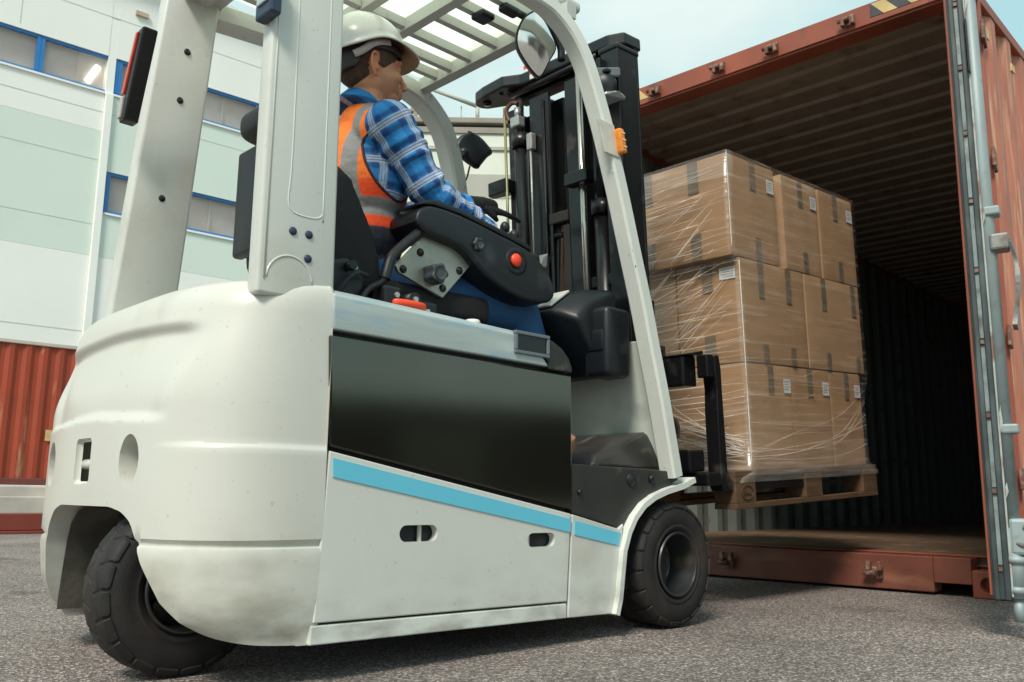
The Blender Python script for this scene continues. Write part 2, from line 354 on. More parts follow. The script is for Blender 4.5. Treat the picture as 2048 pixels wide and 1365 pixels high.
# ------------------------------------------------------------------ mesh helpers
class B:
    def __init__(s): s.bm = bmesh.new()
    def join(s, t, mi=0, smooth=False, M=None):
        if M is not None: bmesh.ops.transform(t, matrix=M, verts=t.verts)
        for f in t.faces: f.material_index = mi; f.smooth = smooth
        me = bpy.data.meshes.new("tmp"); t.to_mesh(me); t.free()
        s.bm.from_mesh(me); bpy.data.meshes.remove(me); return s
    def box(s, x0, x1, y0, y1, z0, z1, bev=0.0, mi=0, M=None, seg=2, smooth=False):
        t = bmesh.new(); bmesh.ops.create_cube(t, size=1)
        for v in t.verts:
            v.co = Vector(((x0 + x1) / 2 + v.co.x * (x1 - x0), (y0 + y1) / 2 + v.co.y * (y1 - y0), (z0 + z1) / 2 + v.co.z * (z1 - z0)))
        if bev > 0: bmesh.ops.bevel(t, geom=list(t.edges), offset=bev, segments=seg, affect='EDGES', profile=0.5)
        return s.join(t, mi, smooth, M)
    def hull(s, pts, bev=0.0, mi=0, seg=2, M=None, smooth=False):
        t = bmesh.new(); vs = [t.verts.new(p) for p in pts]
        r = bmesh.ops.convex_hull(t, input=vs)
        bmesh.ops.dissolve_limit(t, angle_limit=0.02, verts=t.verts, edges=t.edges)
        bmesh.ops.recalc_face_normals(t, faces=t.faces)
        if bev > 0: bmesh.ops.bevel(t, geom=list(t.edges), offset=bev, segments=seg, affect='EDGES', profile=0.5)
        return s.join(t, mi, smooth, M)
    def plate(s, pts, axis, a, b, bev=0.0, mi=0, seg=2, M=None):
        # pts 2-D outline; axis 'y': (x,z) extruded y a..b ; 'x': (y,z) ; 'z': (x,y)
        t = bmesh.new()
        def p3(p, k): return {'y': (p[0], k, p[1]), 'x': (k, p[0], p[1]), 'z': (p[0], p[1], k)}[axis]
        va = [t.verts.new(p3(p, a)) for p in pts]; vb = [t.verts.new(p3(p, b)) for p in pts]
        t.faces.new(va); t.faces.new(list(reversed(vb)))
        n = len(pts)
        for i in range(n): t.faces.new((va[(i + 1) % n], va[i], vb[i], vb[(i + 1) % n]))
        bmesh.ops.recalc_face_normals(t, faces=t.faces)
        if bev > 0: bmesh.ops.bevel(t, geom=list(t.edges), offset=bev, segments=seg, affect='EDGES', profile=0.5)
        return s.join(t, mi, False, M)
    def tube(s, path, r, n=12, mi=0, prof=None, smooth=True, upv=None, cap=True):
        t = bmesh.new(); P = [Vector(p) for p in path]; rings = []
        N = len(P); prev = None
        for i, p in enumerate(P):
            d = (P[min(i + 1, N - 1)] - P[max(i - 1, 0)]).normalized()
            if upv is not None: a = Vector(upv)
            elif prev is not None: a = prev
            else: a = Vector((0, 0, 1)) if abs(d.z) < 0.9 else Vector((1, 0, 0))
            side = d.cross(a).normalized(); u2 = side.cross(d).normalized(); prev = u2
            ri = r[i] if isinstance(r, (list, tuple)) else r
            ring = []
            if prof:
                for (qa, qb) in prof: ring.append(t.verts.new(p + side * qa * ri + u2 * qb * ri))
            else:
                for k in range(n):
                    an = 2 * math.pi * k / n
                    ring.append(t.verts.new(p + side * math.cos(an) * ri + u2 * math.sin(an) * ri))
            rings.append(ring)
        m = len(rings[0])
        for i in range(N - 1):
            for k in range(m):
                t.faces.new((rings[i][k], rings[i][(k + 1) % m], rings[i + 1][(k + 1) % m], rings[i + 1][k]))
        if cap:
            t.faces.new(rings[0]); t.faces.new(list(reversed(rings[-1])))
        bmesh.ops.recalc_face_normals(t, faces=t.faces)
        for f in t.faces: f.smooth = smooth and len(f.verts) == 4
        me = bpy.data.meshes.new("tmp")
        for f in t.faces: f.material_index = mi
        t.to_mesh(me); t.free(); s.bm.from_mesh(me); bpy.data.meshes.remove(me); return s
    def cyl(s, p0, p1, r0, r1=None, n=24, mi=0, smooth=True):
        r1 = r0 if r1 is None else r1
        return s.tube([p0, p1], [r0, r1], n=n, mi=mi, smooth=smooth)
    def lathe(s, prof, origin, axis='y', n=48, mi=0, flip=1, cap=True):
        # prof: (radius, height along the axis)
        t = bmesh.new(); rings = []
        for (rr, h) in prof:
            ring = []
            for k in range(n):
                a = 2 * math.pi * k / n; c, q = math.cos(a) * rr, math.sin(a) * rr
                co = {'y': (c, h * flip, q), 'x': (h * flip, c, q), 'z': (c, q, h * flip)}[axis]
                ring.append(t.verts.new(Vector(origin) + Vector(co)))
            rings.append(ring)
        for i in range(len(prof) - 1):
            for k in range(n):
                t.faces.new((rings[i][k], rings[i][(k + 1) % n], rings[i + 1][(k + 1) % n], rings[i + 1][k]))
        for ring, pr in ((rings[0], prof[0]), (rings[-1], prof[-1])):
            if cap and pr[0] > 1e-4: t.faces.new(ring)
        bmesh.ops.remove_doubles(t, verts=t.verts, dist=1e-5)
        bmesh.ops.recalc_face_normals(t, faces=t.faces)
        return s.join(t, mi, True)
    def ell(s, c, r, mi=0, M=None, seg=32, rings=20, rot=None):
        t = bmesh.new(); bmesh.ops.create_uvsphere(t, u_segments=seg, v_segments=rings, radius=1)
        mm = Matrix.Translation(Vector(c)) @ (rot.to_4x4() if rot else Matrix.Identity(4)) @ Matrix.Diagonal((*r, 1))
        bmesh.ops.transform(t, matrix=mm, verts=t.verts)
        return s.join(t, mi, True, M)
    def bolt(s, p, axis, r=0.008, h=0.005, mi=0, sgn=-1, n=6):
        d = {'x': Vector((1, 0, 0)), 'y': Vector((0, 1, 0)), 'z': Vector((0, 0, 1))}[axis] * sgn
        p = Vector(p); return s.tube([p, p + d * h], r, n=n, mi=mi, smooth=False)
    def build(s, name, mats, parent=None, M=None, autos=None, split=True):
        if split and name in ("bolt", "hole_plug", "hydraulic_lever", "hazard", "hinge", "rivet", "hose_fitting", "strap", "piston_rod", "axle", "hose", "gasket_retainer"):
            # loose pieces become parts of their own
            bm = s.bm; bm.verts.index_update(); bm.verts.ensure_lookup_table(); seen = set(); groups = []
            for v in bm.verts:
                if v.index in seen: continue
                st_ = [v]; seen.add(v.index); g_ = []
                while st_:
                    q_ = st_.pop(); g_.append(q_.index)
                    for e_ in q_.link_edges:
                        o_ = e_.other_vert(q_)
                        if o_.index not in seen: seen.add(o_.index); st_.append(o_)
                groups.append(set(g_))
            if len(groups) > 1:
                last = None
                for g_ in groups:
                    nb_ = bm.copy(); nb_.verts.index_update(); nb_.verts.ensure_lookup_table()
                    bmesh.ops.delete(nb_, geom=[v for v in nb_.verts if v.index not in g_], context='VERTS')
                    q = B(); q.bm.free(); q.bm = nb_; last = q.build(name, mats, parent, M, autos, False)
                bm.free(); return last
        me = bpy.data.meshes.new(name); s.bm.to_mesh(me); s.bm.free()
        for m in (mats if isinstance(mats, (list, tuple)) else [mats]): me.materials.append(m)
        if autos is not None: me.shade_smooth(); me.set_sharp_from_angle(angle=R(autos))
        o = bpy.data.objects.new(name, me); COL.objects.link(o)
        if parent is not None: o.parent = parent
        if M is not None: o.matrix_local = M
        return o
def link_mesh(name, me, mats, parent=None):
    for m in (mats if isinstance(mats, (list, tuple)) else [mats]): me.materials.append(m)
    o = bpy.data.objects.new(name, me); COL.objects.link(o)
    if parent is not None: o.parent = parent
    return o
def empty(name, M=None, parent=None):
    o = bpy.data.objects.new(name, None); COL.objects.link(o); o.empty_display_size = 0.2
    if parent is not None: o.parent = parent
    if M is not None: o.matrix_local = M
    return o
def tag(o, label=None, cat=None, group=None, kind=None):
    if label: o['label'] = label
    if cat: o['category'] = cat
    if group: o['group'] = group
    if kind: o['kind'] = kind
    return o
def evaluated(o):
    dg = bpy.context.evaluated_depsgraph_get(); dg.update()
    me = bpy.data.meshes.new_from_object(o.evaluated_get(dg)); return me
def boolean_cut(o, cutters):
    for c in cutters:
        md = o.modifiers.new("b", 'BOOLEAN'); md.operation = 'DIFFERENCE'; md.object = c; md.solver = 'EXACT'
    me = evaluated(o); o.modifiers.clear(); old = o.data; o.data = me; bpy.data.meshes.remove(old)
    for c in cutters: bpy.data.objects.remove(c)
def remeshed(b, voxel, smooth=4, fac=0.5):
    me = bpy.data.meshes.new("t"); b.bm.to_mesh(me); b.bm.free()
    o = bpy.data.objects.new("t", me); COL.objects.link(o)
    r = o.modifiers.new("r", 'REMESH'); r.mode = 'VOXEL'; r.voxel_size = voxel; r.adaptivity = 0
    if smooth:
        s = o.modifiers.new("s", 'SMOOTH'); s.iterations = smooth; s.factor = fac
    m2 = evaluated(o); bpy.data.objects.remove(o); bpy.data.meshes.remove(me)
    m2.shade_smooth(); return m2
def capsule(b, pts, rs, n=20):
    # chain of tapered limbs with round joints
    for i, (p, r) in enumerate(zip(pts, rs)):
        b.ell(p, (r, r, r), seg=20, rings=14)
        if i: b.cyl(pts[i - 1], p, rs[i - 1], r, n=n)
def stadium(cx, cz, w, h, n=10):
    r = h / 2; a = w / 2 - r; pts = []
    for k in range(n + 1): t = -math.pi / 2 + math.pi * k / n; pts.append((cx + a + r * math.cos(t), cz + r * math.sin(t)))
    for k in range(n + 1): t = math.pi / 2 + math.pi * k / n; pts.append((cx - a + r * math.cos(t), cz + r * math.sin(t)))
    return pts
def sstep(a, b, x):
    t = min(1, max(0, (x - a) / (b - a))); return t * t * (3 - 2 * t)
# local frames
MF = Matrix.Translation((0.16480, 3.31873, 0)) @ Matrix.Rotation(R(43.901), 4, 'Z')      # forklift: x forward, y left, z up
MC = Matrix.Translation((2.11004, 3.80301, 0)) @ Matrix.Rotation(R(46.356), 4, 'Z')      # container: x into it, y to its left
# ================================================================== ground
b = B()
t = bmesh.new()
bmesh.ops.create_grid(t, x_segments=1, y_segments=1, size=400)
b.join(t)
g = b.build("ground", asphalt()); tag(g, kind="structure")

# ================================================================== forklift
FK = empty("forklift", MF)
tag(FK, "white electric forklift with charcoal side panel and light blue stripe, carrying the wrapped pallet", "forklift")

# --- counterweight -------------------------------------------------
def cw_mesh():
    nu, zs = 180, []
    zrow = [0.084, 0.095, 0.11, 0.14, 0.18, 0.22, 0.26, 0.282, 0.291, 0.296, 0.301, 0.31, 0.34, 0.38, 0.42, 0.46, 0.49, 0.502, 0.508, 0.513, 0.519, 0.53,
            0.545] + [0.555 + .007 * i_ for i_ in range(38)] + [0.822, 0.84, 0.855, 0.868, 0.878, 0.886, 0.891]
    def inset(z):
        i = 0.0
        i += 0.055 * (1 - sstep(0.07, 0.19, z)) ** 1.5
        if z > 0.82: q = min(1, (z - 0.82) / 0.071); i += 0.060 * (1 - math.sqrt(max(0, 1 - q * q)))
        return i
    bm = bmesh.new(); rings = []
    for z in zrow:
        ring = []; ins = inset(z)
        for k in range(nu + 1):
            tt = -math.pi / 2 + math.pi * k / nu           # -90..90 : near side to far side
            n = 3.35
            cx, sy = abs(math.cos(tt)), math.sin(tt)
            ex = cx ** (2 / n) if cx > 1e-6 else 0.0
            ey = (abs(sy) ** (2 / n)) * (1 if sy > 0 else -1)
            side = abs(ey)
            dx = 0.345 - ins - 0.06 * sstep(0.6, 0.88, z) - 0.02 * sstep(0.3, 0.1, z)
            dy = 0.54 - ins * (0.22 + 0.78 * ex)
            # ledge grooves on the flanks
            flank = sstep(0.62, 0.9, side)
            gr = 0.0
            gr += 0.010 * math.exp(-((z - 0.2985) / 0.006) ** 2) * sstep(0.35, 0.7, side)
            gr += 0.007 * sstep(0.505, 0.515, z) * flank
            x = -1.325 - dx * ex
            y = dy * ey
            # shallow scoop in the rear face
            sc = sstep(0.578, 0.602, z + .03 * side) * (1 - sstep(0.772, 0.806, z + .02 * side)) * (1 - sstep(0.62, 0.84, side + .10 * sstep(.75, .60, z)))
            x += 0.022 * sc + gr * ex
            y -= gr * ey * 1.0
            ring.append(bm.verts.new((x, y, z)))
        ring.append(bm.verts.new((-1.325, 0.54 - ins * .22, z)))
        ring.append(bm.verts.new((-1.325, -(0.54 - ins * .22), z)))
        rings.append(ring)
    m = len(rings[0])
    for i in range(len(rings) - 1):
        for k in range(m):
            bm.faces.new((rings[i][k], rings[i][(k + 1) % m], rings[i + 1][(k + 1) % m], rings[i + 1][k]))
    # slightly domed lid
    prev = rings[-1]
    for sc, dz in ((0.85, 0.004), (0.5, 0.008), (0.15, 0.010)):
        rr = []
        for v in rings[-1]:
            rr.append(bm.verts.new((-1.42 + (v.co.x + 1.42) * sc, v.co.y * sc, v.co.z + dz)))
        for k in range(m): bm.faces.new((prev[k], prev[(k + 1) % m], rr[(k + 1) % m], rr[k]))
        prev = rr
    bm.faces.new(prev); bm.faces.new(list(reversed(rings[0])))
    bmesh.ops.remove_doubles(bm, verts=bm.verts, dist=1e-5)
    bmesh.ops.recalc_face_normals(bm, faces=bm.faces)
    return bm
b = B(); b.join(cw_mesh(), 0, True)
cw = b.build("counterweight", cream, FK)
bpy.context.view_layer.update()
# wheel arch seen from the rear, tow pocket, two oval lifting holes
arch = [(-.56, .0), (-.535, .083), (-.49, .094), (-.45, .112), (-.42, .14), (-.392, .175), (-.37, .21), (-.335, .26), (-.315, .31), (-.29, .345), (-.25, .365), (-.19, .375),
        (.13, .375), (.18, .362), (.215, .33), (.235, .28), (.25, .2), (.26, .13), (.27, .0)]
c1 = B(); c1.plate(arch, 'x', -2.0, -1.36, bev=0.012); o1 = c1.build("cut", white, FK)
c2 = B(); c2.box(-1.9, -1.654, -.052, .052, .425, .535, bev=.014, seg=4); o2 = c2.build("cut", white, FK)
c5 = B(); c5.box(-1.656, -1.40, -.115, .115, .405, .552, bev=.006); o5 = c5.build("cut", white, FK)
c3 = B()
def ovalprof(yc): return [(yc + .042 * math.cos(a * math.pi / 14), .478 + .058 * math.sin(a * math.pi / 14)) for a in range(28)]
c3.plate(ovalprof(-.262), 'x', -1.95, -1.50); o3 = c3.build("cut", white, FK)
c4 = B(); c4.plate(ovalprof(.262), 'x', -1.95, -1.50); o4 = c4.build("cut", white, FK)
bpy.context.view_layer.update()
boolean_cut(cw, [o1, o2, o5, o3, o4])
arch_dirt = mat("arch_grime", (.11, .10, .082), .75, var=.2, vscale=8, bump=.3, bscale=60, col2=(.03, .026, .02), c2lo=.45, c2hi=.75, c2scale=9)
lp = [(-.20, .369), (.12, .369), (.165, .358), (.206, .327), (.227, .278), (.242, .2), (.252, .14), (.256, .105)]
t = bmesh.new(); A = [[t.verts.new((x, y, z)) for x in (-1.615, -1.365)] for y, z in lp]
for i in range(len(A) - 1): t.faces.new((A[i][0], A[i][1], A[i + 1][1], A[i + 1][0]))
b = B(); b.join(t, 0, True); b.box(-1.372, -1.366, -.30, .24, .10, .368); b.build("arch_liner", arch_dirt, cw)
cw.data.shade_smooth(); cw.data.set_sharp_from_angle(angle=R(38))
bmd = B(); bmd.tube([(-1.645, -.113, .474), (-1.645, .113, .474)], .0125, n=16)
bmd.build("tow_pin", cream, cw)
tag(cw, "rounded off-white counterweight with a grubby lower edge")

# --- dark core so nothing shows through the shut lines ---------------
b = B(); b.box(-1.32, -.50, -.515, .515, .12, .80, mi=0); b.box(-1.50, -1.33, -.20, .20, .12, .36)
b.box(-.50, .0, -.50, .50, .13, .34)
b.build("chassis", plastic, FK)
# --- side panels (near and far side share outlines) ------------------
for sg in (-1, 1):
    ya, yb = (.54 * sg, .518 * sg)
    b = B(); b.plate([(-1.331, .772), (-.503, .762), (-.499, .372), (-1.318, .516)], 'y', ya, yb, bev=.005)
    b.build("battery_side_panel", darkpanel, FK)
    b = B(); b.plate([(-1.318, .506), (-.505, .361), (-.522, .119), (-1.339, .130)], 'y', ya, yb, bev=.003)
    pn = b.build("lower_side_panel", white, FK)
    cut = B(); cut.plate(stadium(-1.055, .317, .118, .040), 'y', sg * .6, sg * .5); q1 = cut.build("cut", white, FK)
    cut = B(); cut.plate(stadium(-.626, .291, .108, .038), 'y', sg * .6, sg * .5); q2 = cut.build("cut", white, FK)
    bpy.context.view_layer.update(); boolean_cut(pn, [q1, q2])
    b = B(); b.box(-1.045, -1.037, sg * .519, sg * .526, .28, .35); b.box(-.668, -.660, sg * .519, sg * .526, .26, .32)
    b.build("strap", pale, pn)
    b = B(); b.plate([(-1.309, .490), (-.507, .346), (-.509, .309), (-1.307, .447)], 'y', sg * .540, sg * .5425)
    b.build("blue_stripe", blue_dec, pn)
    # front fender with wheel cut-out
    fen = [(-.499, .360), (-.290, .315), (-.268, .330), (-.281, .253), (-.296, .16), (-.303, .085), (-.312, .070), (-.517, .074)]
    b = B(); b.plate(fen, 'y', ya, yb, bev=.003); fe = b.build("front_fender", white, FK)
    b = B(); b.plate([(-.491, .342), (-.283, .303), (-.293, .266), (-.492, .302)], 'y', sg * .540, sg * .5425)
    b.build("blue_stripe", blue_dec, fe)
    b = B(); b.plate([(-1.343, .125), (-.523, .114), (-.521, .074), (-1.346, .084)], 'y', ya - .001 * sg, yb, bev=.003)
    b.build("sill_strip", white_w, FK)
    # arch rim: flat lip following the wheel opening
    rim = [(-.318, .068), (-.302, .115), (-.292, .18), (-.280, .25), (-.256, .305), (-.225, .348), (-.180, .385), (-.125, .411), (-.06, .430), (.03, .448), (.095, .470)]
    b = B(); b.tube([(x, sg * .505, z) for x, z in rim], 1, prof=[(-.052, -.009), (.052, -.009), (.052, .009), (-.052, .009)], smooth=False, upv=(-0.6, 0, .8))
    b.build("arch_rim", white_w, FK)
    # dark step side
    b = B(); b.plate([(-.494, .505), (-.02, .496), (.035, .470), (-.05, .440), (-.125, .418), (-.185, .390), (-.230, .352), (-.262, .325), (-.29, .320), (-.494, .364)], 'y', sg * .533, sg * .50, bev=.004)
    st = b.build("step_side", darkmatt, FK)
    b = B()
    b.lathe([(0, .010), (.012, .010), (.014, .006), (.019, .006), (.021, 0), (.0, 0)], (-.221, sg * .532, .464), 'y', n=24, flip=sg)
    b.lathe([(0, .014), (.009, .013), (.013, .008), (.013, 0), (0, 0)], (-.119, sg * .532, .469), 'y', n=16, flip=sg)
    b.lathe([(0, .010), (.007, .009), (.009, .004), (.009, 0), (0, 0)], (-.462, sg * .532, .423), 'y', n=16, flip=sg)
    b.build("bolt", plastic, st)
    # inner wheel well liner
    b = B(); b.box(-.36, .06, sg * .34, sg * .355, .10, .44); b.build("wheel_liner", plastic, FK)
# --- hood -------------------------------------------------------------
b = B()
b.hull([(-1.325, y, z) for y in (-.5415, .5415) for z in (.785,)] + [(-1.327, y, .868) for y in (-.5415, .5415)] + [(-1.327, y, .884) for y in (-.52, .52)] +
       [(-.60, y, .7765) for y in (-.5415, .5415)] + [(-.68, y, .852) for y in (-.5415, .5415)] + [(-.68, y, .867) for y in (-.52, .52)], bev=.004, mi=0)
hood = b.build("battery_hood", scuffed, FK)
b = B()
capo = [(-.676, .861), (-.640, .864), (-.585, .855), (-.545, .838), (-.515, .812), (-.500, .785), (-.500, .769), (-.598, .7705), (-.600, .7775), (-.60, .79)]
b.plate(capo, 'y', -.5400, .5400, bev=.004); b.build("hood_end_cap", darkmatt, hood)
for sg in (-1,):
    b = B()
    fr = [(-.740, .861), (-.606, .858), (-.606, .804), (-.742, .803)]
    # frame made of four bars round a hollow
    b.box(-.742, -.604, -.549, -.536, .855, .865, bev=.002); b.box(-.742, -.604, -.549, -.536, .800, .810, bev=.002)
    b.box(-.742, -.732, -.549, -.536, .8105, .8545, bev=.002); b.box(-.614, -.604, -.549, -.536, .8105, .8545, bev=.002)
    hl = b.build("hood_handle", mat("handle_grey", (.13, .15, .17), .4, var=.1, vscale=9), hood)
    b = B(); b.box(-.733, -.613, -.5435, -.5405, .809, .856); b.build("handle_recess", mast_m, hl)
b = B(); b.lathe([(0, .014), (.018, .013), (.022, .006), (.022, 0), (0, 0)], (-.86, -.50, .868), 'z', n=20); b.build("cap", white_w, hood)

# --- floor, cowl, pedals, dash ---------------------------------------
b = B(); b.box(-.50, .03, -.50, .50, .47, .497, bev=.004); fl = b.build("footwell_floor", darkmatt, FK)
b = B(); b.box(-.36, -.02, -.50, -.05, .4975, .503, bev=.002); b.build("rubber_mat", rubber, fl)
b = B(); b.hull([(x, y, z) for y in (-.49, .49) for x, z in ((.045, .49), (.065, .49), (-.085, .93), (-.065, .93))], bev=.004)
b.build("cowl", mat("cowl_white", (.66, .72, .64), .4, var=.06, vscale=3, col2=(.42, .45, .41), c2lo=.6, c2hi=.8, c2scale=6), FK)
b = B()
b.hull([(-.33, -.47, .505), (-.33, -.10, .505), (.03, -.47, .505), (.03, -.10, .505), (-.30, -.45, .540), (-.15, -.40, .612), (.02, -.42, .632), (-.30, -.12, .540), (-.15, -.12, .612), (.02, -.12, .632)], bev=.008, mi=0)
b.build("pedal_box", mat("scuffed_black", (.03, .028, .026), .38, var=.2, vscale=9, coat=.3, bump=.1, bscale=40, col2=(.16, .14, .12), c2lo=.6, c2hi=.75, c2scale=12), FK)
b = B(); b.tube([(-.27, -.03, .50), (-.20, -.03, .60), (-.22, -.03, .66)], .010); b.box(-.26, -.18, -.07, .01, .655, .672, bev=.004)
b.build("brake_pedal", plastic, FK)
b = B()
b.hull([(-.300, y, .985) for y in (-.385, .20)] + [(-.338, y, 1.02) for y in (-.30, .20)] + [(-.214, y, 1.108) for y in (-.33, .20)] + [(-.07, y, 1.125) for y in (-.36, .20)] +
       [(-.07, y, .815) for y in (-.385, .20)] + [(-.17, y, .812) for y in (-.385, .20)] + [(-.24, y, 1.05) for y in (-.385, .20)], bev=.018, seg=3)
dash = b.build("dashboard", plastic, FK, autos=40)
b = B(); b.hull([(x, y, z) for x in (-.225, -.10) for y in (-.448, -.34) for z in (.800, 1.035)], bev=.020, seg=3)
b.box(-.231, -.218, -.43, -.36, .885, .955, bev=.006)
b.build("glove_compartment", plastic, dash, autos=40)
# display on the sloping face
sl = math.atan2(.088, .124); DM = Matrix.Translation((-.276, -.20, 1.064)) @ Matrix.Rotation(-sl, 4, 'Y')
b = B(); b.box(-.055, .060, -.085, .13, .004, .012, bev=.002, M=DM)
dp = b.build("display_bezel", mat("bezel_silver", (.52, .54, .5), .4, var=.05, vscale=9), dash)
b = B(); b.box(-.040, .035, -.02, .10, .0125, .015, M=DM); b.build("screen", mat("screen_grey", (.10, .12, .12), .15, var=.1, vscale=9, coat=.5), dp)
# steering wheel
SM = Matrix.Translation((-.30, .06, 1.19)) @ Matrix.Rotation(R(-28), 4, 'Y')
b = B(); ring = [SM @ Vector((.15 * math.cos(a * math.pi / 20), .15 * math.sin(a * math.pi / 20), 0)) for a in range(41)]
b.tube(ring, .013, n=10); 
for a in (90, 210, 330): b.tube([SM @ Vector((0, 0, -.02)), SM @ Vector((.145 * math.cos(R(a)), .145 * math.sin(R(a)), 0))], .009)
b.cyl(SM @ Vector((0, 0, -.03)), SM @ Vector((0, 0, .01)), .035, .03); sw = b.build("steering_wheel", plastic, FK)
b = B(); b.cyl(SM @ Vector((0, 0, -.03)), SM @ Vector((.02, 0, -.22)), .022); b.build("steering_column", plastic, sw)
b = B(); kp = SM @ Vector((-.05, .13, .02)); b.cyl(kp, kp + Vector((0, 0, .03)), .008); b.ell(kp + Vector((0, 0, .05)), (.022, .022, .026)); b.build("spinner_knob", plastic, sw)

# --- front pillars, roof ----------------------------------------------
rp_ = [(-.050, -.050), (.050, -.050), (.050, -.034), (.044, -.020), (.044, .020), (.050, .034), (.050, .050), (-.050, .050), (-.050, .034), (-.044, .020), (-.044, -.020), (-.050, -.034)]
def smooth_path(P, n=5):
    out = []
    for i in range(len(P) - 1):
        p0 = Vector(P[max(i - 1, 0)]); p1 = Vector(P[i]); p2 = Vector(P[i + 1]); p3 = Vector(P[min(i + 2, len(P) - 1)])
        for k in range(n):
            t_ = k / n
            out.append(0.5 * ((2 * p1) + (-p0 + p2) * t_ + (2 * p0 - 5 * p1 + 4 * p2 - p3) * t_ ** 2 + (-p0 + 3 * p1 - 3 * p2 + p3) * t_ ** 3))
    out.append(Vector(P[-1])); return out
near = smooth_path([(.0, -.528, .478), (-.030, -.528, .60), (-.067, -.528, .744), (-.110, -.527, .892), (-.148, -.525, 1.035), (-.198, -.522, 1.20), (-.258, -.517, 1.404), (-.319, -.508, 1.604), (-.372, -.498, 1.755),
                    (-.409, -.492, 1.832), (-.455, -.485, 1.893), (-.514, -.478, 1.938), (-.585, -.472, 1.960), (-.80, -.46, 1.978), (-1.30, -.45, 1.985)], 4)
prof = [(-.026, -.024), (-.019, -.031), (.019, -.031), (.026, -.024), (.026, .024), (.019, .031), (-.019, .031), (-.026, .024)]
b = B(); b.tube(near, 1, prof=prof, smooth=False, upv=(0, 1, 0)); npil = b.build("front_pillar", white_w, FK, autos=30)
b = B()
for px_, py_, pz_ in ((-.268, -.5435, 1.395), (-.214, -.5485, 1.20), (-.200, -.5495, 1.150), (-.055, -.5545, .70)):
    b.lathe([(0, -.002), (.0035, -.002), (.0045, .002), (.007, .002), (.008, -.003), (0, -.003)], (px_, py_, pz_), 'y', n=14, flip=-1)
b.build("bolt", mast_m, npil)
# clear cover with tape and the amber side lamp
b = B(); b.hull([(x, y, z) for y in (-.548, -.540) for x, z in ((-.350, 1.500), (-.275, 1.500), (-.305, 1.605), (-.385, 1.605))], bev=.002)
b.build("lamp_bracket", mat("yellowed_plastic", (.58, .56, .48), .3, var=.1, vscale=30, coat=.4), npil)
b = B(); b.hull([(x, y, z) for y in (-.570, -.535) for x, z in ((-.290, 1.512), (-.262, 1.515), (-.280, 1.592), (-.305, 1.592))], bev=.006)
b.build("side_lamp", orange_l, npil)
b = B()
for k in range(3): b.hull([(x, y, z) for y in (-.5712, -.5702) for x, z in ((-.285 - .005 * k, 1.530 + k * .022), (-.268 - .005 * k, 1.532 + k * .022), (-.286 - .005 * k, 1.534 + k * .022), (-.269 - .005 * k, 1.536 + k * .022))])
b.build("tape_strip", label_m, npil)
far = smooth_path([(.0, .515, .488), (-.045, .48, .90), (-.085, .43, 1.40), (-.12, .42, 1.545), (-.16, .41, 1.62), (-.211, .39, 1.75), (-.28, .37, 1.866), (-.36, .36, 1.935), (-.45, .35, 1.972), (-.58, .345, 1.985), (-.8, .34, 1.985), (-1.30, .36, 1.96)], 4)
b = B(); b.tube(far, 1, prof=[(a_ * 1.35, c_ * 1.35) for a_, c_ in prof], smooth=False, upv=(0, 1, 0)); fpil = b.build("front_pillar", white_w, FK, autos=35)
b = B(); b.tube(smooth_path([(-.19, .36, 1.46), (-.20, .33, 1.455), (-.19, .33, 1.40), (-.16, .36, 1.25), (-.15, .38, 1.24)]), .010, n=10); b.build("grab_handle", white_w, fpil)
b = B(); b.hull([(x, y, z) for y in (.44, .48) for x, z in ((-.105, 1.600), (-.115, 1.685), (-.085, 1.690), (-.065, 1.665), (-.060, 1.610))], bev=.008); b.build("side_lamp", orange_l, fpil)
# roof frame
def rbar(p0, p1, w_, h_, name="roof_bar", m=roofbar):
    q = B(); q.tube([p0, p1], 1, prof=[(-w_, -h_), (w_, -h_), (w_, h_), (-w_, h_)], smooth=False, upv=(0, 0, 1)); return q.build(name, m, roof)
roof = B(); 
zr = 1.995
roof.box(-1.34, -.40, -.40, .31, zr + .026, zr + .031)
roof = roof.build("roof_panel", poly_mat(), FK)
rbar((-.425, -.47, zr), (-.425, .33, zr), .022, .024); rbar((-.745, -.45, zr), (-.745, .33, zr), .018, .022)
rbar((-.925, -.45, zr), (-.925, .33, zr), .016, .022); rbar((-1.30, -.45, zr), (-1.30, .35, zr), .03, .03)
for y in (-.345, -.235, -.122, .018, .128, .215): rbar((-.725, y, zr + .004), (-.447, y, zr + .004), .012, .016)
for y in (-.345, .003, .215): rbar((-.907, y, zr + .004), (-.763, y, zr + .004), .014, .016)
for y in (-.40, .003, .22): rbar((-1.27, y, zr + .004), (-.943, y, zr + .004), .014, .016)
b = B(); b.box(-.45, -.34, -.44, .30, zr + .035, zr + .075, bev=.015, seg=3); b.build("roof_front_edge", mat("frosted_edge", (.55, .58, .52), .4, var=.1, vscale=14), roof)
b = B(); b.box(-.66, -.60, -.29, -.23, zr - .035, zr - .012, bev=.008); b.build("roof_lamp", plastic, roof)

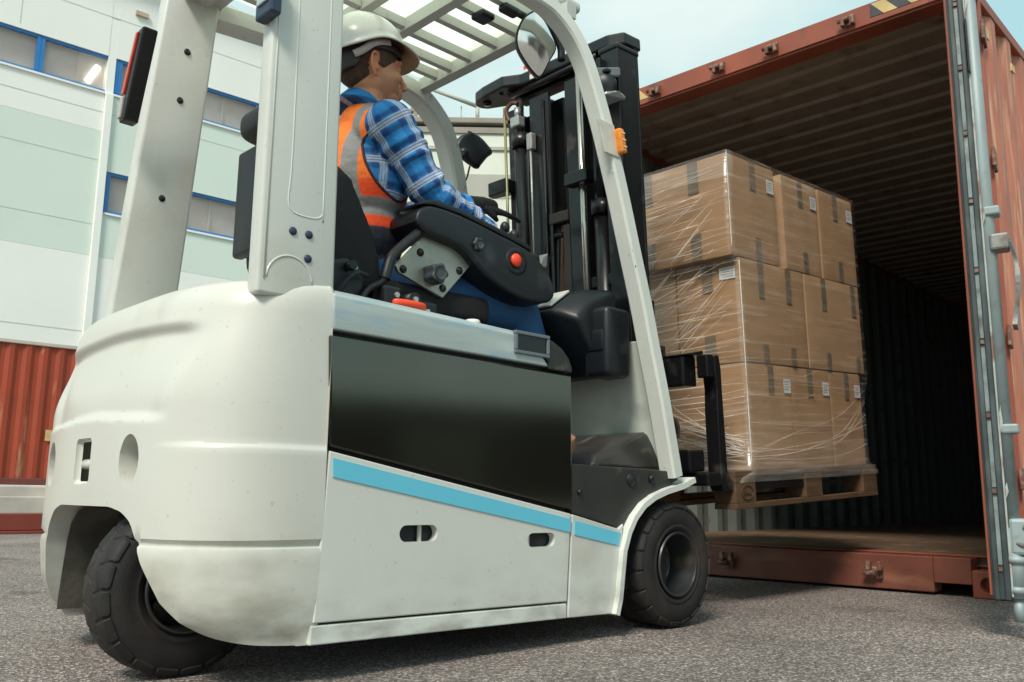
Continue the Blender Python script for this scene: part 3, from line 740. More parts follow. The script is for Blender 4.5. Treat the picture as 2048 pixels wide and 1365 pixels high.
# --- rear pillars -------------------------------------------------------
def rear_pillar(sg):
    q = B()
    ys = [.535, .535] if sg < 0 else [.44, .34]
    yb_, yt_ = (sg * .52, sg * .50) if sg < 0 else (.445, .345)
    xl, xr = -1.513, -1.312
    xlt, xrt = (-1.505, -1.315) if sg < 0 else (-1.45, -1.275)
    z0_, z1_ = .845, 2.02
    # C-shaped folded plate: outer web plus two returns
    def quad(pts0, pts1): return pts0 + pts1
    w_ = .055 * (-sg)
    q.hull([(xl, yb_, z0_), (xr, yb_, z0_), (xlt, yt_, z1_), (xrt, yt_, z1_), (xl + .004, yb_ + w_, z0_), (xr - .004, yb_ + w_, z0_), (xlt + .004, yt_ + w_, z1_), (xrt - .004, yt_ + w_, z1_)], bev=.009, seg=3)
    return q.build("rear_pillar", white, FK, autos=40)
rpn = rear_pillar(-1)
rpf = rear_pillar(1)
def on_np(z): return -.52 + .02 * (z - .872) / 1.148
b = B()
# raised rib frame of the pressed panel
def strip(p, q, r_=.004): b.tube([p, q], r_, n=8)
pp = smooth_path([(-1.44, on_np(1.75) + .0012, 1.75), (-1.44, on_np(1.2) + .0012, 1.2), (-1.445, on_np(1.08) + .0012, 1.08), (-1.435, on_np(1.055) + .0012, 1.052), (-1.41, on_np(1.04) + .0012, 1.045), (-1.37, on_np(1.04) + .0012, 1.047), (-1.353, on_np(1.06) + .0012, 1.062), (-1.352, on_np(1.1) + .0012, 1.10), (-1.352, on_np(1.75) + .0012, 1.75)], 4)
b.tube(pp, .0024, n=8)
arc = [(-1.432 + 0.058 * math.cos(a), on_np(.89) + .0020, .885 + .058 * math.sin(a)) for a in [math.pi * k / 16 for k in range(17)]]
b.tube(arc, .0030, n=8)
b.tube([(-1.496, on_np(.9) - .0002, .88), (-1.490, on_np(1.95) - .0002, 1.95)], .002, n=8)
b.build("pressed_rib", white, rpn)
b = B()
for x, z in ((-1.430, 1.003), (-1.388, 1.003), (-1.388, .945)):
    b.lathe([(0, .003), (.009, .003), (.010, .001), (.010, -.004), (0, -.004)], (x, on_np(z), z), 'y', n=20, flip=-1)
b.build("hole_plug", plug, rpn)
b = B(); b.box(-1.535, -1.505, -.545, -.47, 1.50, 1.62, bev=.006)
sn = b.build("rear_sensor", plug, rpn)
b = B(); b.box(-1.541, -1.534, -.535, -.485, 1.53, 1.60, bev=.003); b.build("lens", lens_m, sn)
b = B()
for x, z, y in ((-1.395, 1.30, 0), (-1.375, 1.62, 0), (-1.37, 1.78, 0)):
    yy = .445 - .1 * (z - .872) / 1.148 - .055
    b.lathe([(0, .003), (.010, .003), (.011, .001), (.011, -.004), (0, -.004)], (x, yy, z), 'y', n=20, flip=-1)
b.build("hole_plug", mast_m, rpf)
b = B(); b.hull([(x, y, z) for x in (-1.56, -1.515) for y, z in ((.266, 1.480), (.306, 1.480), (.170, 1.740), (.212, 1.740))], bev=.006)
tl = b.build("tail_lamp", mast_m, rpf)
b = B(); b.hull([(x, y, z) for x in (-1.566, -1.557) for y, z in ((.272, 1.56), (.290, 1.56), (.200, 1.730), (.214, 1.730))], bev=.003, mi=0)
b.hull([(x, y, z) for x in (-1.566, -1.557) for y, z in ((.284, 1.490), (.304, 1.490), (.268, 1.553), (.292, 1.553))], bev=.003, mi=1)
b.build("lens", [red_l, strapgrey], tl)
b = B(); b.tube([(-1.36, .33, 1.975), (-1.36, -.47, 2.0)], 1, prof=[(-.04, -.03), (.04, -.03), (.04, .03), (-.04, .03)], smooth=False, upv=(0, 0, 1)); b.build("rear_crossbar", roofbar, FK)

# --- wheels --------------------------------------------------------------
def tyre(name, r, wd, mats=None):
    q = B(); h = wd / 2
    pr = [(r * .50, -h * .80), (r * .56, -h * .94), (r * .60, -h * .98), (r * .64, -h * .95), (r * .70, -h * 1.0), (r * .80, -h * .985), (r * .87, -h * .93), (r * .93, -h * .86), (r * .982, -h * .76),
          (r * .985, 0), (r * .982, h * .76), (r * .93, h * .86), (r * .87, h * .93), (r * .80, h * .985), (r * .70, h * 1.0), (r * .64, h * .95), (r * .56, h * .94), (r * .50, h * .80)]
    q.lathe(pr + [pr[0]], (0, 0, 0), 'y', n=96, cap=False)
    # lugs: two rows of blocks, staggered
    n = 20
    for row in (-1, 1):
        for k in range(n):
            a = 2 * math.pi * (k + (.5 if row > 0 else 0)) / n
            M_ = Matrix.Rotation(a, 4, 'Y')
            da = math.pi / n * .91
            pts = []
            for s_ in (-1, 1):
                for (rr, yy) in ((.90 * r, row * h * .955), (.95 * r, row * h * .93), (1.0 * r, row * h * .78), (1.0 * r, row * h * .10), (.93 * r, row * h * .05)):
                    tw = -.10 * (1 - abs(yy) / h)
                    pts.append((rr * math.sin(s_ * da + tw), yy, rr * math.cos(s_ * da + tw)))
            q.hull(pts, bev=.003, seg=1, M=M_)
    q.box(0, 0.0001, 0, 0.0001, 0, 0.0001)
    return q
def wheel(cx, cy, cz, r, wd, sg, name="wheel"):
    wroot = tyre("tyre", r, wd).build("wheel", rubber, FK, M=Matrix.Translation((cx, cy, cz)) @ Matrix.Rotation(R(random.uniform(0, 18)), 4, 'Y'))
    wroot.data.shade_smooth(); wroot.data.set_sharp_from_angle(angle=R(32))
    q = B(); h = wd / 2
    q.lathe(cap=False, prof=[(r * .52, h * .94), (r * .505, h * .99), (r * .485, h * .99), (r * .47, h * .90), (r * .465, h * .30), (r * .44, h * .16), (r * .42, h * -.10), (r * .36, h * -.22), (r * .24, h * -.24), (r * .22, h * .18), (r * .19, h * .26), (r * .08, h * .28), (0, h * .285), (0, -h * .8), (r * .5, -h * .8)], origin=(0, 0, 0), axis='y', n=64, flip=sg)
    for k in range(5):
        a = 2 * math.pi * k / 5 + .3
        q.tube([(r * .31 * math.cos(a), sg * h * -.24, r * .31 * math.sin(a)), (r * .31 * math.cos(a), sg * h * .04, r * .31 * math.sin(a))], .011, n=6, smooth=False)
    rm = q.build("rim", rim_m, wroot, autos=35)
    q = B(); q.lathe([(r * .53, h * .965), (r * .545, h * .995), (r * .56, h * .965)], (0, 0, 0), 'y', n=64, flip=sg)
    return wroot
wheel(0.0, -.462, .199, .199, .178, -1)
wheel(0.0, .462, .199, .199, .178, 1)
wheel(-1.505, -.215, .194, .194, .135, -1)
b = B(); b.cyl((-1.535, -.10, .183), (-1.535, .06, .183), .05); b.cyl((-1.50, 0, .18), (-1.50, 0, .40), .07); b.cyl((0, -.40, .199), (0, .40, .199), .06); b.build("axle", plastic, FK)

# --- mast ----------------------------------------------------------------
MM = Matrix.Translation((.165, 0, 0)) @ Matrix.Rotation(R(-3.4), 4, 'Y')
b = B()
def rail(y0_, y1_, x0_, x1_, z0_, z1_, open_y):
    t_ = .014; ya, yb = min(y0_, y1_), max(y0_, y1_)
    b.box(x0_, x0_ + t_, ya, yb, z0_, z1_, bev=.003); b.box(x1_ - t_, x1_, ya, yb, z0_, z1_, bev=.003)
    if open_y > 0: b.box(x0_ + t_ + .0005, x1_ - t_ - .0005, ya + .001, ya + t_, z0_ + .001, z1_ - .001)
    else: b.box(x0_ + t_ + .0005, x1_ - t_ - .0005, yb - t_, yb - .001, z0_ + .001, z1_ - .001)
# outer channels
rail(-.365, -.285, -.105, .020, .16, 2.06, 1)
rail(.225, .295, -.03, .085, .16, 2.03, -1)
b.box(-.02, .01, -.285, -.155, .30, 2.02, bev=.002)
for z0_ in (.30, 1.02): b.box(-.02, .05, -.36, .29, z0_, z0_ + .10, bev=.004)
b.box(-.110, .025, -.368, -.275, 2.05, 2.075, bev=.008, seg=3)
mast = b.build("mast", mast_m, FK, M=MM)
# inner rails
for (ya, yb, tz) in ((.035, .145, 2.03), (-.120, -.052, 2.04)):
    b = B(); yc = (ya + yb) / 2
    b.box(-.055, -.040, ya, yb, .30, tz, bev=.003); b.box(.035, .05, ya, yb, .30, tz, bev=.003); b.box(-.0395, .0345, yc - .008, yc + .008, .301, tz - .001)
    if ya > 0: b.tube([(-.062, ya + .028, .3), (-.062, ya + .028, tz - .03)], .006, n=8)
    b.build("inner_rail", mast_m, mast)
# lift cylinders with rods
for (yc, z1_, rr) in ((.197, 1.88, .030), (-.222, 1.50, .036)):
    b = B(); b.cyl((-.055, yc, .35), (-.055, yc, z1_), rr, n=24); b.cyl((-.055, yc, z1_ - .045), (-.055, yc, z1_ + .012), rr + .009, n=24)
    for zc in (.98, 1.18): b.box(-.078, -.03, yc - .062, yc + .055, zc, zc + .045, bev=.006)
    cy_ = b.build("lift_cylinder", mast_m, mast)
    
b = B(); b.cyl((-.055, .197, 1.88), (-.055, .197, 2.05), .016); b.cyl((-.055, -.222, 1.50), (-.055, -.222, 2.05), .018); b.build("piston_rod", mast_m, mast)
b = B(); b.tube([(-.08, -.149, .85), (-.08, -.149, 2.05)], .0125, n=14); b.build("piston_rod", chrome, mast)
b = B(); b.tube([(-.082, .262, .4), (-.082, .262, 2.02)], .006, n=10); b.build("hydraulic_pipe", mat("yellow_zinc_pipe", (.42, .40, .20), .35, metal=.6, var=.1, vscale=9), mast)
b = B(); b.box(-.10, -.06, .165, .215, 1.915, 1.96, bev=.006); b.cyl((-.08, .19, 1.96), (-.08, .19, 2.0), .012); b.box(-.09, -.06, .105, .135, 1.80, 1.87, bev=.005); b.tube([(-.08, .12, 1.80), (-.08, .12, 1.20)], .005, n=8)
b.build("hose_fitting", zinc, mast)
b = B(); b.tube(smooth_path([(-.085, .23, 1.95), (-.09, .245, 2.0), (-.08, .22, 2.03), (-.075, .19, 2.02)]), .009, n=10); b.build("hose", brownhose, mast)
# top cross plate with rounded ends and a hole
pts = [(-.02, .43), (-.05, .445), (-.085, .44), (-.11, .41), (-.125, .35), (-.135, .22), (-.09, .15), (-.08, -.30), (-.05, -.36), (.05, -.36), (.05, .20), (.03, .34)]
b = B(); b.plate([(x, y) for x, y in pts], 'z', 2.085, 2.135, bev=.008); xb = b.build("mast_crossbar", mast_m, mast)
cut = B(); cut.cyl((-.085, .255, 2.0), (-.085, .255, 2.2), .024, n=20, smooth=False); q1 = cut.build("cut", mast_m, mast); bpy.context.view_layer.update(); boolean_cut(xb, [q1])
b = B(); b.tube([(-.065, .24, 2.075), (-.065, -.24, 2.075)], .015, n=14); b.box(-.03, .04, -.34, .25, 2.055, 2.084, bev=.004); b.build("tie_bar", mast_m, xb)
b = B(); b.box(-.1355, -.1335, .02, .09, 2.115, 2.130, mi=0); b.box(-.0915, -.0895, .03, .10, 2.09, 2.11, mi=1); b.box(-.0915, -.0895, .03, .10, 2.1105, 2.130, mi=0); b.build("warning_sticker", [redbtn, label_m], xb)
b = B(); b.lathe([(0, .012), (.016, .010), (.02, 0), (0, 0)], (-.07, .38, 2.085), 'z', n=16, flip=-1); b.build("bolt", mast_m, xb)
# side stop bracket on the far column, lock bracket on the near one
b = B(); b.hull([(x, y, z) for z in (1.66, 1.72) for x, y in ((-.09, .26), (-.09, .37), (-.05, .38), (-.02, .26))], bev=.005); b.build("stop_bracket", mast_m, mast)
b = B(); b.box(-.12, -.07, -.20, -.09, 1.585, 1.635, bev=.005); b.build("stop_bracket", mast_m, mast)
# centre hoses and chain bracket
for i, (y, dy) in enumerate(((.030, .0), (.012, .006), (-.004, .01), (-.020, .0), (.045, -.01))):
    b = B(); b.tube(smooth_path([(-.04 - .01 * (i % 2), y, .72), (-.045, y + dy, .95), (-.04, y, 1.2), (-.035, y - dy, 1.36), (-.02, y, 1.47), (0.0, y, 1.49)]), .0095, n=10); b.build("hose", brownhose if i in (1, 3, 2) else hose, mast)
b = B(); b.tube(smooth_path([(-.03, .12, .8), (-.05, .115, 1.1), (-.05, .10, 1.32), (-.045, .06, 1.42), (-.03, .0, 1.43)]), .013, n=12); b.tube(smooth_path([(-.03, .095, .8), (-.06, .09, 1.1), (-.055, .075, 1.30), (-.045, .04, 1.37)]), .010, n=12); b.build("hose", hose, mast)
b = B(); b.box(-.06, .0, -.052, .055, 1.475, 1.52, bev=.006); b.box(-.058, -.05, -.056, -.02, 1.15, 1.46, bev=.003); b.build("hose_bracket", greasy, mast)
b = B()
for y in (-.045, .075):
    for k in range(26): b.box(-.052, -.034, y - (.009 if k % 2 else .006), y + (.009 if k % 2 else .006), .86 + k * .0165, .86 + k * .0165 + .014, bev=.003, seg=1)
b.build("lift_chain", chrome, mast)
# work lamp
b = B(); b.ell((-.14, -.30, 1.905), (.052, .075, .062)); b.box(-.17, -.11, -.365, -.26, 1.94, 1.955, bev=.004); b.box(-.13, -.10, -.30, -.28, 1.955, 2.03, bev=.004)
for k in range(6): b.box(-.195, -.13, -.335 + k * .012, -.331 + k * .012, 1.87, 1.92, bev=.001, seg=1)
wl = b.build("work_lamp", plastic, mast)
b = B(); b.hull([(x, y, z) for x, y in ((-.19, -.37), (-.10, -.39), (-.10, -.25), (-.19, -.27)) for z in (1.845, 1.855)] + [(-.15, -.40, 1.862)], bev=.004); b.build("reflector", lens_m, wl)
b = B(); b.hull([(x, y, z) for x, y in ((-.205, -.31), (-.12, -.39), (-.12, -.33), (-.19, -.28)) for z in (1.925, 1.965)], bev=.008); b.build("lamp_bracket", mat("bracket_grey", (.10, .115, .125), .35, var=.1, vscale=9), wl)
# carriage
b = B()
b.box(.24, .33, -.335, .42, .815, .935, bev=.008); b.box(.24, .33, -.42, .42, .44, .49, bev=.008)
for y in (-.225, .225): b.box(.235, .262, y - .02, y + .02, .50, .98, bev=.004)
b.box(.19, .25, -.25, -.19, .90, .975, bev=.01); b.hull([(.232, -.36, .935), (.232, -.20, .935), (.345, -.36, .935), (.345, -.20, .935), (.345, -.36, .955), (.345, -.20, .955)], bev=.003)
car = b.build("fork_carriage", mast_m, FK, M=Matrix.Translation((.165, 0, 0)) @ Matrix.Rotation(R(-3.4), 4, 'Y'))
b = B(); b.lathe([(0, -.025), (.035, -.025), (.045, -.02), (.047, 0), (.045, .02), (.035, .025), (.018, .03), (0, .03)], (.25, -.25, .655), 'y', n=28, flip=-1); b.build("mast_roller", mast_m, car)
b = B(); b.box(.20, .30, -.37, -.22, .492, .575, bev=.008); b.build("side_shifter", mast_m, car)
for y in (-.410, .350):
    b = B(); 
    sh = [(.345, .93), (.345, .87), (.352, .80), (.345, .72), (.345, .44), (.36, .415), (1.30, .405), (1.34, .415), (1.34, .42), (.42, .455), (.39, .475), (.385, .80), (.385, .88), (.375, .935)]
    b.plate(sh, 'y', y, y + .06, bev=.004); b.box(.30, .345, y + .005, y + .055, .845, .935, bev=.006); b.build("fork", mast_m, car)

# --- mirrors ---------------------------------------------------------------
b = B(); b.tube(smooth_path([(-.60, -.345, 1.985), (-.52, -.355, 1.975), (-.44, -.385, 1.955), (-.405, -.40, 1.90), (-.40, -.40, 1.85)]), .013, n=10); b.box(-.63, -.56, -.37, -.33, 1.960, 1.985, bev=.008)
ma = b.build("mirror_arm", plastic, FK)
def mirror_outline(w_, h_):
    P = [(0, h_), (.45 * w_, .72 * h_), (.78 * w_, .30 * h_), (.98 * w_, -.12 * h_), (.62 * w_, -.50 * h_), (.12 * w_, -.98 * h_), (-.18 * w_, -.90 * h_), (-.62 * w_, -.52 * h_), (-.96 * w_, -.08 * h_), (-.92 * w_, .35 * h_), (-.55 * w_, .78 * h_)]
    return [(v.x, v.y) for v in smooth_path([(x, y, 0) for x, y in P + [P[0]]], 4)[:-1]]
mo = mirror_outline(.068, .108)
# glass turned back towards the driver
MR = Matrix.Translation((-.485, -.365, 1.890)) @ Matrix.Rotation(R(-30), 4, 'Z') @ Matrix.Rotation(R(14), 4, 'X') @ Matrix.Rotation(R(-8), 4, 'Y')
b = B(); b.plate(mo, 'y', .008, .030, bev=.006, M=MR); b.plate([(x * 1.03, z * 1.03) for x, z in mo], 'y', -.004, .010, bev=.003, M=MR)
mh = b.build("mirror_housing", plastic, ma)
t = bmesh.new(); cvs = [t.verts.new((0, -.0115, 0))]; rings = []
for f in (.3, .55, .78, .96):
    rings.append([t.verts.new((x * f, -.0060 - .0055 * (1 - f * f), z * f)) for x, z in mo])
nn = len(mo)
for k in range(nn): t.faces.new((cvs[0], rings[0][k], rings[0][(k + 1) % nn]))
for i in range(3):
    for k in range(nn): t.faces.new((rings[i][k], rings[i + 1][k], rings[i + 1][(k + 1) % nn], rings[i][(k + 1) % nn]))
b = B(); b.join(t, 0, True, MR); b.build("mirror_glass", mirror_m, ma)
MR2 = Matrix.Translation((-.035, .46, 1.885)) @ Matrix.Rotation(R(-12), 4, 'Z') @ Matrix.Rotation(R(-12), 4, 'Y')
b = B(); b.plate([(x * 1.08, z * .88) for x, z in mirror_outline(.085, .09)], 'y', -.022, .022, bev=.018, seg=4, M=MR2)
m2_ = b.build("mirror_housing", plastic, FK, autos=50)
b = B(); b.tube(smooth_path([(-.19, .42, 1.78), (-.13, .43, 1.82), (-.08, .45, 1.86)]), .012); b.tube(smooth_path([(-.15, .42, 1.70), (-.10, .43, 1.72), (-.06, .45, 1.80)]), .004); b.ell((-.10, .445, 1.85), (.022, .022, .022)); b.build("mirror_arm", plastic, m2_)

# --- seat -------------------------------------------------------------------
b = B()
b.hull([(-1.16, y, z) for y in (-.33, .13) for z in (.90, 1.0)] + [(-.62, y, z) for y in (-.32, .12) for z in (.92, 1.01)], bev=.03, seg=4)
seat = b.build("seat", seat_m, FK, autos=50)
b = B()
b.hull([(-1.20, y, .93) for y in (-.37, .10)] + [(-1.06, y, .95) for y in (-.37, .10)] + [(-1.30, y, 1.24) for y in (-.35, .06)] + [(-1.14, y, 1.26) for y in (-.31, .04)] + [(-1.28, -.27, 1.345), (-1.28, .02, 1.345), (-1.19, -.24, 1.345), (-1.19, -.01, 1.345), (-1.075, -.34, 1.10), (-1.075, .07, 1.10)])
sme = remeshed(b, .010, 10, .5); link_mesh("seat_backrest", sme, seat_m, seat)
b = B(); b.hull([(-1.33, y, z) for y in (-.18, .015) for z in (1.41, 1.49)] + [(-1.24, y, z) for y in (-.18, .005) for z in (1.39, 1.51)], bev=.03, seg=4); b.box(-1.29, -1.27, -.06, -.03, 1.30, 1.47)
b.box(-1.335, -1.30, -.14, -.015, 1.05, 1.36, bev=.012, seg=3); b.build("headrest", plastic, seat, autos=50)
# seat rails, levers and springs seen over the hood
b = B()
b.hull([(x, y, z) for y in (-.40, -.35) for x, z in ((-1.30, .88), (-1.14, .88), (-1.15, .985), (-1.20, 1.01), (-1.27, .99))], bev=.012, seg=3)
b.box(-1.12, -.60, -.36, .10, .865, .90, bev=.006); b.box(-1.10, -1.04, -.42, -.36, .88, .955, bev=.01); b.box(-1.02, -.90, -.40, -.36, .875, .935, bev=.008)
b.tube(smooth_path([(-1.24, -.41, .90), (-1.2, -.43, .96), (-1.15, -.42, .965)]), .006); b.cyl((-1.20, -.425, .985), (-1.20, -.40, .985), .012); b.cyl((-1.005, -.43, .925), (-1.005, -.36, .925), .020); b.cyl((-.955, -.42, .90), (-.955, -.36, .90), .016)
sb = b.build("seat_base", plastic, seat)
b = B()
for p in ((-1.185, -.405, .985), (-1.005, -.43, .925), (-.955, -.42, .90), (-1.06, -.42, .93)): b.bolt(p, 'y', .008, .006)
b.build("bolt", zinc, sb)
b = B(); b.hull([(-1.07 + .055 * math.cos(a * math.pi / 8), -.455 + .022 * math.sin(a * math.pi / 8), z) for a in range(16) for z in (.883, .900)], bev=.006, seg=3, M=Matrix.Translation((.028, .0, .010)))
b.build("release_knob", redbtn, seat, autos=60)

# --- armrest console -----------------------------------------------------------
b = B()
cons = [(-.966, 1.165), (-.962, 1.195), (-.935, 1.218), (-.895, 1.226), (-.80, 1.222), (-.66, 1.200), (-.53, 1.176), (-.455, 1.140), (-.412, 1.095), (-.398, 1.055), (-.420, 1.022), (-.50, 1.008), (-.60, 1.020), (-.68, 1.050), (-.745, 1.090), (-.80, 1.125), (-.93, 1.140)]
b.plate([(v.x, v.z) for v in smooth_path([(x, 0, z) for x, z in cons + [cons[0]]], 2)[:-1]], 'y', -.375, -.235, bev=.012, seg=4)
con = b.build("armrest_console", plastic, FK, autos=50)
b = B(); pad = [(-.950, 1.2215), (-.933, 1.238), (-.895, 1.248), (-.80, 1.243), (-.66, 1.222), (-.53, 1.200), (-.50, 1.186), (-.505, 1.176), (-.66, 1.204), (-.80, 1.226), (-.90, 1.230)]
b.plate([(v.x, v.z) for v in smooth_path([(x, 0, z) for x, z in pad + [pad[0]]], 1)[:-1]], 'y', -.368, -.242, bev=.004, seg=3); b.build("armrest_pad", plastic, con, autos=50)
b = B(); b.lathe([(0, .010), (.017, .009), (.021, .004), (.021, -.004), (0, -.004)], (-.578, -.376, 1.128), 'y', n=28, flip=-1); b.build("stop_button", redbtn, con)
b = B(); b.lathe([(.046, -.004), (.044, .001), (.030, .002), (.026, 0), (0, 0)], (-.575, -.375, 1.125), 'y', n=32, flip=-1); b.build("button_surround", plastic, con)
def lobed(c, r, h, y, name, par, n=6):
    q = B(); P = []
    for k in range(48):
        a = 2 * math.pi * k / 48; rr = r * (1 + .13 * math.cos(n * a)); P.append((c[0] + rr * math.cos(a), c[1] + rr * math.sin(a)))
    q.plate(P, 'y', y, y - h, bev=.004, seg=3); q.lathe([(0, .0), (r * .7, .0005), (r * .72, .003), (r * .60, .001), (0, -.001)], (c[0], y - h, c[1]), 'y', n=24, flip=-1)
    return q.build(name, mat("knob_grey", (.045, .052, .06), .4, var=.1, vscale=20), par, autos=50)
lobed((-.738, 1.145), .019, .012, -.374, "adjuster_knob", con)
b = B(); b.hull([(x, y, z) for y in (-.33, -.28) for x, z in ((-.43, 1.14), (-.41, 1.18), (-.385, 1.20), (-.39, 1.15))], bev=.004); b.build("lever", mat("lever_grey", (.16, .17, .16), .35, var=.1, vscale=20), con)
b = B(); b.cyl((-.56, -.30, 1.19), (-.555, -.30, 1.245), .008); b.ell((-.555, -.30, 1.255), (.016, .016, .02)); b.cyl((-.50, -.28, 1.18), (-.495, -.28, 1.235), .008); b.ell((-.495, -.28, 1.245), (.016, .016, .02)); b.box(-.50, -.42, -.33, -.25, 1.16, 1.188, bev=.01)
b.build("hydraulic_lever", plastic, con)
b = B(); b.plate([(-.905, 1.150), (-1.008, 1.036), (-.995, 1.018), (-.835, .972), (-.722, 1.100), (-.76, 1.150)], 'y', -.340, -.328, bev=.002)
pl_ = b.build("mounting_plate", steel, con)
b = B()
for x, z in ((-.923, 1.090), (-.982, 1.030), (-.776, 1.064), (-.838, 1.000)): b.lathe([(0, .008), (.008, .007), (.012, .002), (.012, 0), (0, 0)], (x, -.340, z), 'y', n=16, flip=-1)
b.build("bolt", mast_m, pl_)
lobed((-.884, 1.030), .028, .045, -.341, "clamp_knob", pl_, 5)
b = B(); b.tube(smooth_path([(-.95, -.36, 1.135), (-1.01, -.375, 1.085), (-1.055, -.385, 1.04), (-1.072, -.39, 1.00), (-1.078, -.39, .975)]), .0145, n=14)
cb = b.build("cable", hose, con)
b = B(); P = smooth_path([(-1.078, -.39, .975), (-1.10, -.40, .958), (-1.14, -.41, .935), (-1.17, -.42, .90), (-1.19, -.43, .87)], 12)
b.tube(P, [.0095 if k % 2 else .0075 for k in range(len(P))], n=12); b.build("conduit", hose, cb)
# ================================================================== container
CT = empty("shipping_container", MC)
tag(CT, "open rust-red shipping container with one door swung towards the camera, behind the pallet load", "container")
LEN, WID, HGT = 12.19, 2.438, 2.896
def corr(pattern, total, start=0.0):
    # pattern: list of (step, depth)
    pts = []; s = start; i = 0
    pts.append((s, pattern[-1][1]))
    while s < start + total - 1e-4:
        st_, d = pattern[i % len(pattern)]
        s = min(s + st_, start + total); pts.append((s, d)); i += 1
    return pts
def sheet(pts, fmap, th, name, mats, parent):
    # pts (s, d); fmap(s, d, e) -> 3-D with e = 0/1 across; th thickness along d
    t = bmesh.new(); A = []
    for s_, d in pts:
        A.append([t.verts.new(fmap(s_, d, 0)), t.verts.new(fmap(s_, d, 1)), t.verts.new(fmap(s_, d + th, 1)), t.verts.new(fmap(s_, d + th, 0))])
    for i in range(len(A) - 1):
        a, c = A[i], A[i + 1]
        f0 = t.faces.new((a[0], a[1], c[1], c[0])); f1 = t.faces.new((a[3], c[3], c[2], a[2]))
        f0.material_index = 0; f1.material_index = 1
        t.faces.new((a[1], a[2], c[2], c[1])); t.faces.new((a[0], c[0], c[3], a[3]))
    t.faces.new(A[0]); t.faces.new(list(reversed(A[-1])))
    bmesh.ops.recalc_face_normals(t, faces=t.faces)
    me = bpy.data.meshes.new(name); t.to_mesh(me); t.free()
    return link_mesh(name, me, mats, parent)
pat = [(.072, 0.0), (.068, .036), (.070, .036), (.068, 0.0)]
pr = corr(pat, LEN - .32, .16)
sheet(pr, lambda s_, d, e: (s_, .006 + d, .16 + e * 2.68), .003, "side_wall", [cont_pink, cont_in], CT)
sheet(pr, lambda s_, d, e: (s_, WID - .006 - d, .16 + e * 2.68), -.003, "side_wall", [cont_in, cont_red], CT)
patr = [(.091, 0.0), (.0135, -.020), (.091, -.020), (.0135, 0.0)]
sheet(corr(patr, LEN - .26, .13), lambda s_, d, e: (s_, .05 + e * (WID - .10), 2.884 + d), -.003, "roof_panel", [cont_red, cont_roof], CT)
sheet(corr(pat, WID - .2, .1), lambda s_, d, e: (LEN - .02 - d, s_, .16 + e * 2.7), -.003, "end_wall", [cont_red, cont_in], CT)
b = B(); b.box(.13, LEN - .1, .045, WID - .045, .125, .170); b.build("plywood_floor", ply, CT)
b = B(); b.box(.101, .16, .06, WID - .06, .168, .174, bev=.001); b.build("threshold_plate", cont_red, CT)
# posts, rails, sill, header
for (y0, y1) in ((0.0, .075), (WID - .075, WID)):
    b = B(); b.box(.0, .155, y0, y1, .118, HGT - .118, bev=.006); post = b.build("corner_post", cont_pink if y0 == 0 else cont_red, CT)
    b = B(); yy = .0 if y0 == 0 else WID
    if y0 == 0:
        for z in (.45, 1.05, 1.85, 2.45): b.cyl((-.028, -.022, z), (-.028, -.022, z + .11), .018, n=12); b.box(-.03, .02, -.03, .004, z + .02, z + .09, bev=.003)
        b.build("hinge", rusty, post)
b = B(); b.box(.155, LEN - .15, .0, .06, HGT - .062, HGT - .003, bev=.004); b.build("top_side_rail", cont_red, CT)
b = B(); b.box(.155, LEN - .15, WID - .06, WID, HGT - .062, HGT - .003, bev=.004); b.build("top_side_rail", cont_red, CT)
b = B(); b.box(.155, LEN - .15, .0, .05, .03, .165, bev=.004); b.build("bottom_side_rail", cont_red, CT)
b = B(); b.box(.155, LEN - .15, WID - .05, WID, .03, .165, bev=.004); b.build("bottom_side_rail", cont_red, CT)
b = B(); b.box(.0, .012, .076, WID - .076, 2.782, 2.893, bev=.003); b.box(.0125, .13, .076, WID - .076, 2.77, 2.80, bev=.003); b.box(.118, .13, .076, WID - .076, 2.801, 2.88)
hd = b.build("door_header", cont_red, CT)
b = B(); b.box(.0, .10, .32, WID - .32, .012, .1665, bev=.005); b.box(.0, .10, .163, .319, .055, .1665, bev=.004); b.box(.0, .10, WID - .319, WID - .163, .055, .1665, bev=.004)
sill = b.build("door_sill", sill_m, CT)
for yy in (0, WID - .162):
    for zz in (0.0, HGT - .118):
        b = B(); b.box(-.004, .174, yy - .0005, yy + .1625, zz, zz + .118, bev=.008, seg=3); cc = b.build("corner_casting", cont_red, CT)
        cut = B(); cut.plate([(yy + .081 + (x), zz + .059 + z) for x, z in stadium(0, 0, .10, .062)], 'x', -.1, .06); q = cut.build("cut", cont_red, CT)
        bpy.context.view_layer.update(); boolean_cut(cc, [q])
def keeper(y, z, up_, par):
    q = B()
    q.box(-.020, .0, y - .028, y + .028, z - .026, z + .026, bev=.004)
    q.box(-.050, -.018, y - .036, y - .016, z - .024 * up_ - .014, z - .024 * up_ + .030, bev=.005)
    q.box(-.050, -.018, y + .014, y + .034, z - .024 * up_ - .014, z - .024 * up_ + .030, bev=.005)
    q.cyl((-.036, y - .006, z), (-.036, y + .05, z), .013, n=10)
    return q.build("cam_keeper", rusty, par)
for y in (1.725, 1.291, .965, .544): keeper(y, 2.832, 1, hd)
for y in (1.85, 1.329, .567): keeper(y, .082, -1, sill)
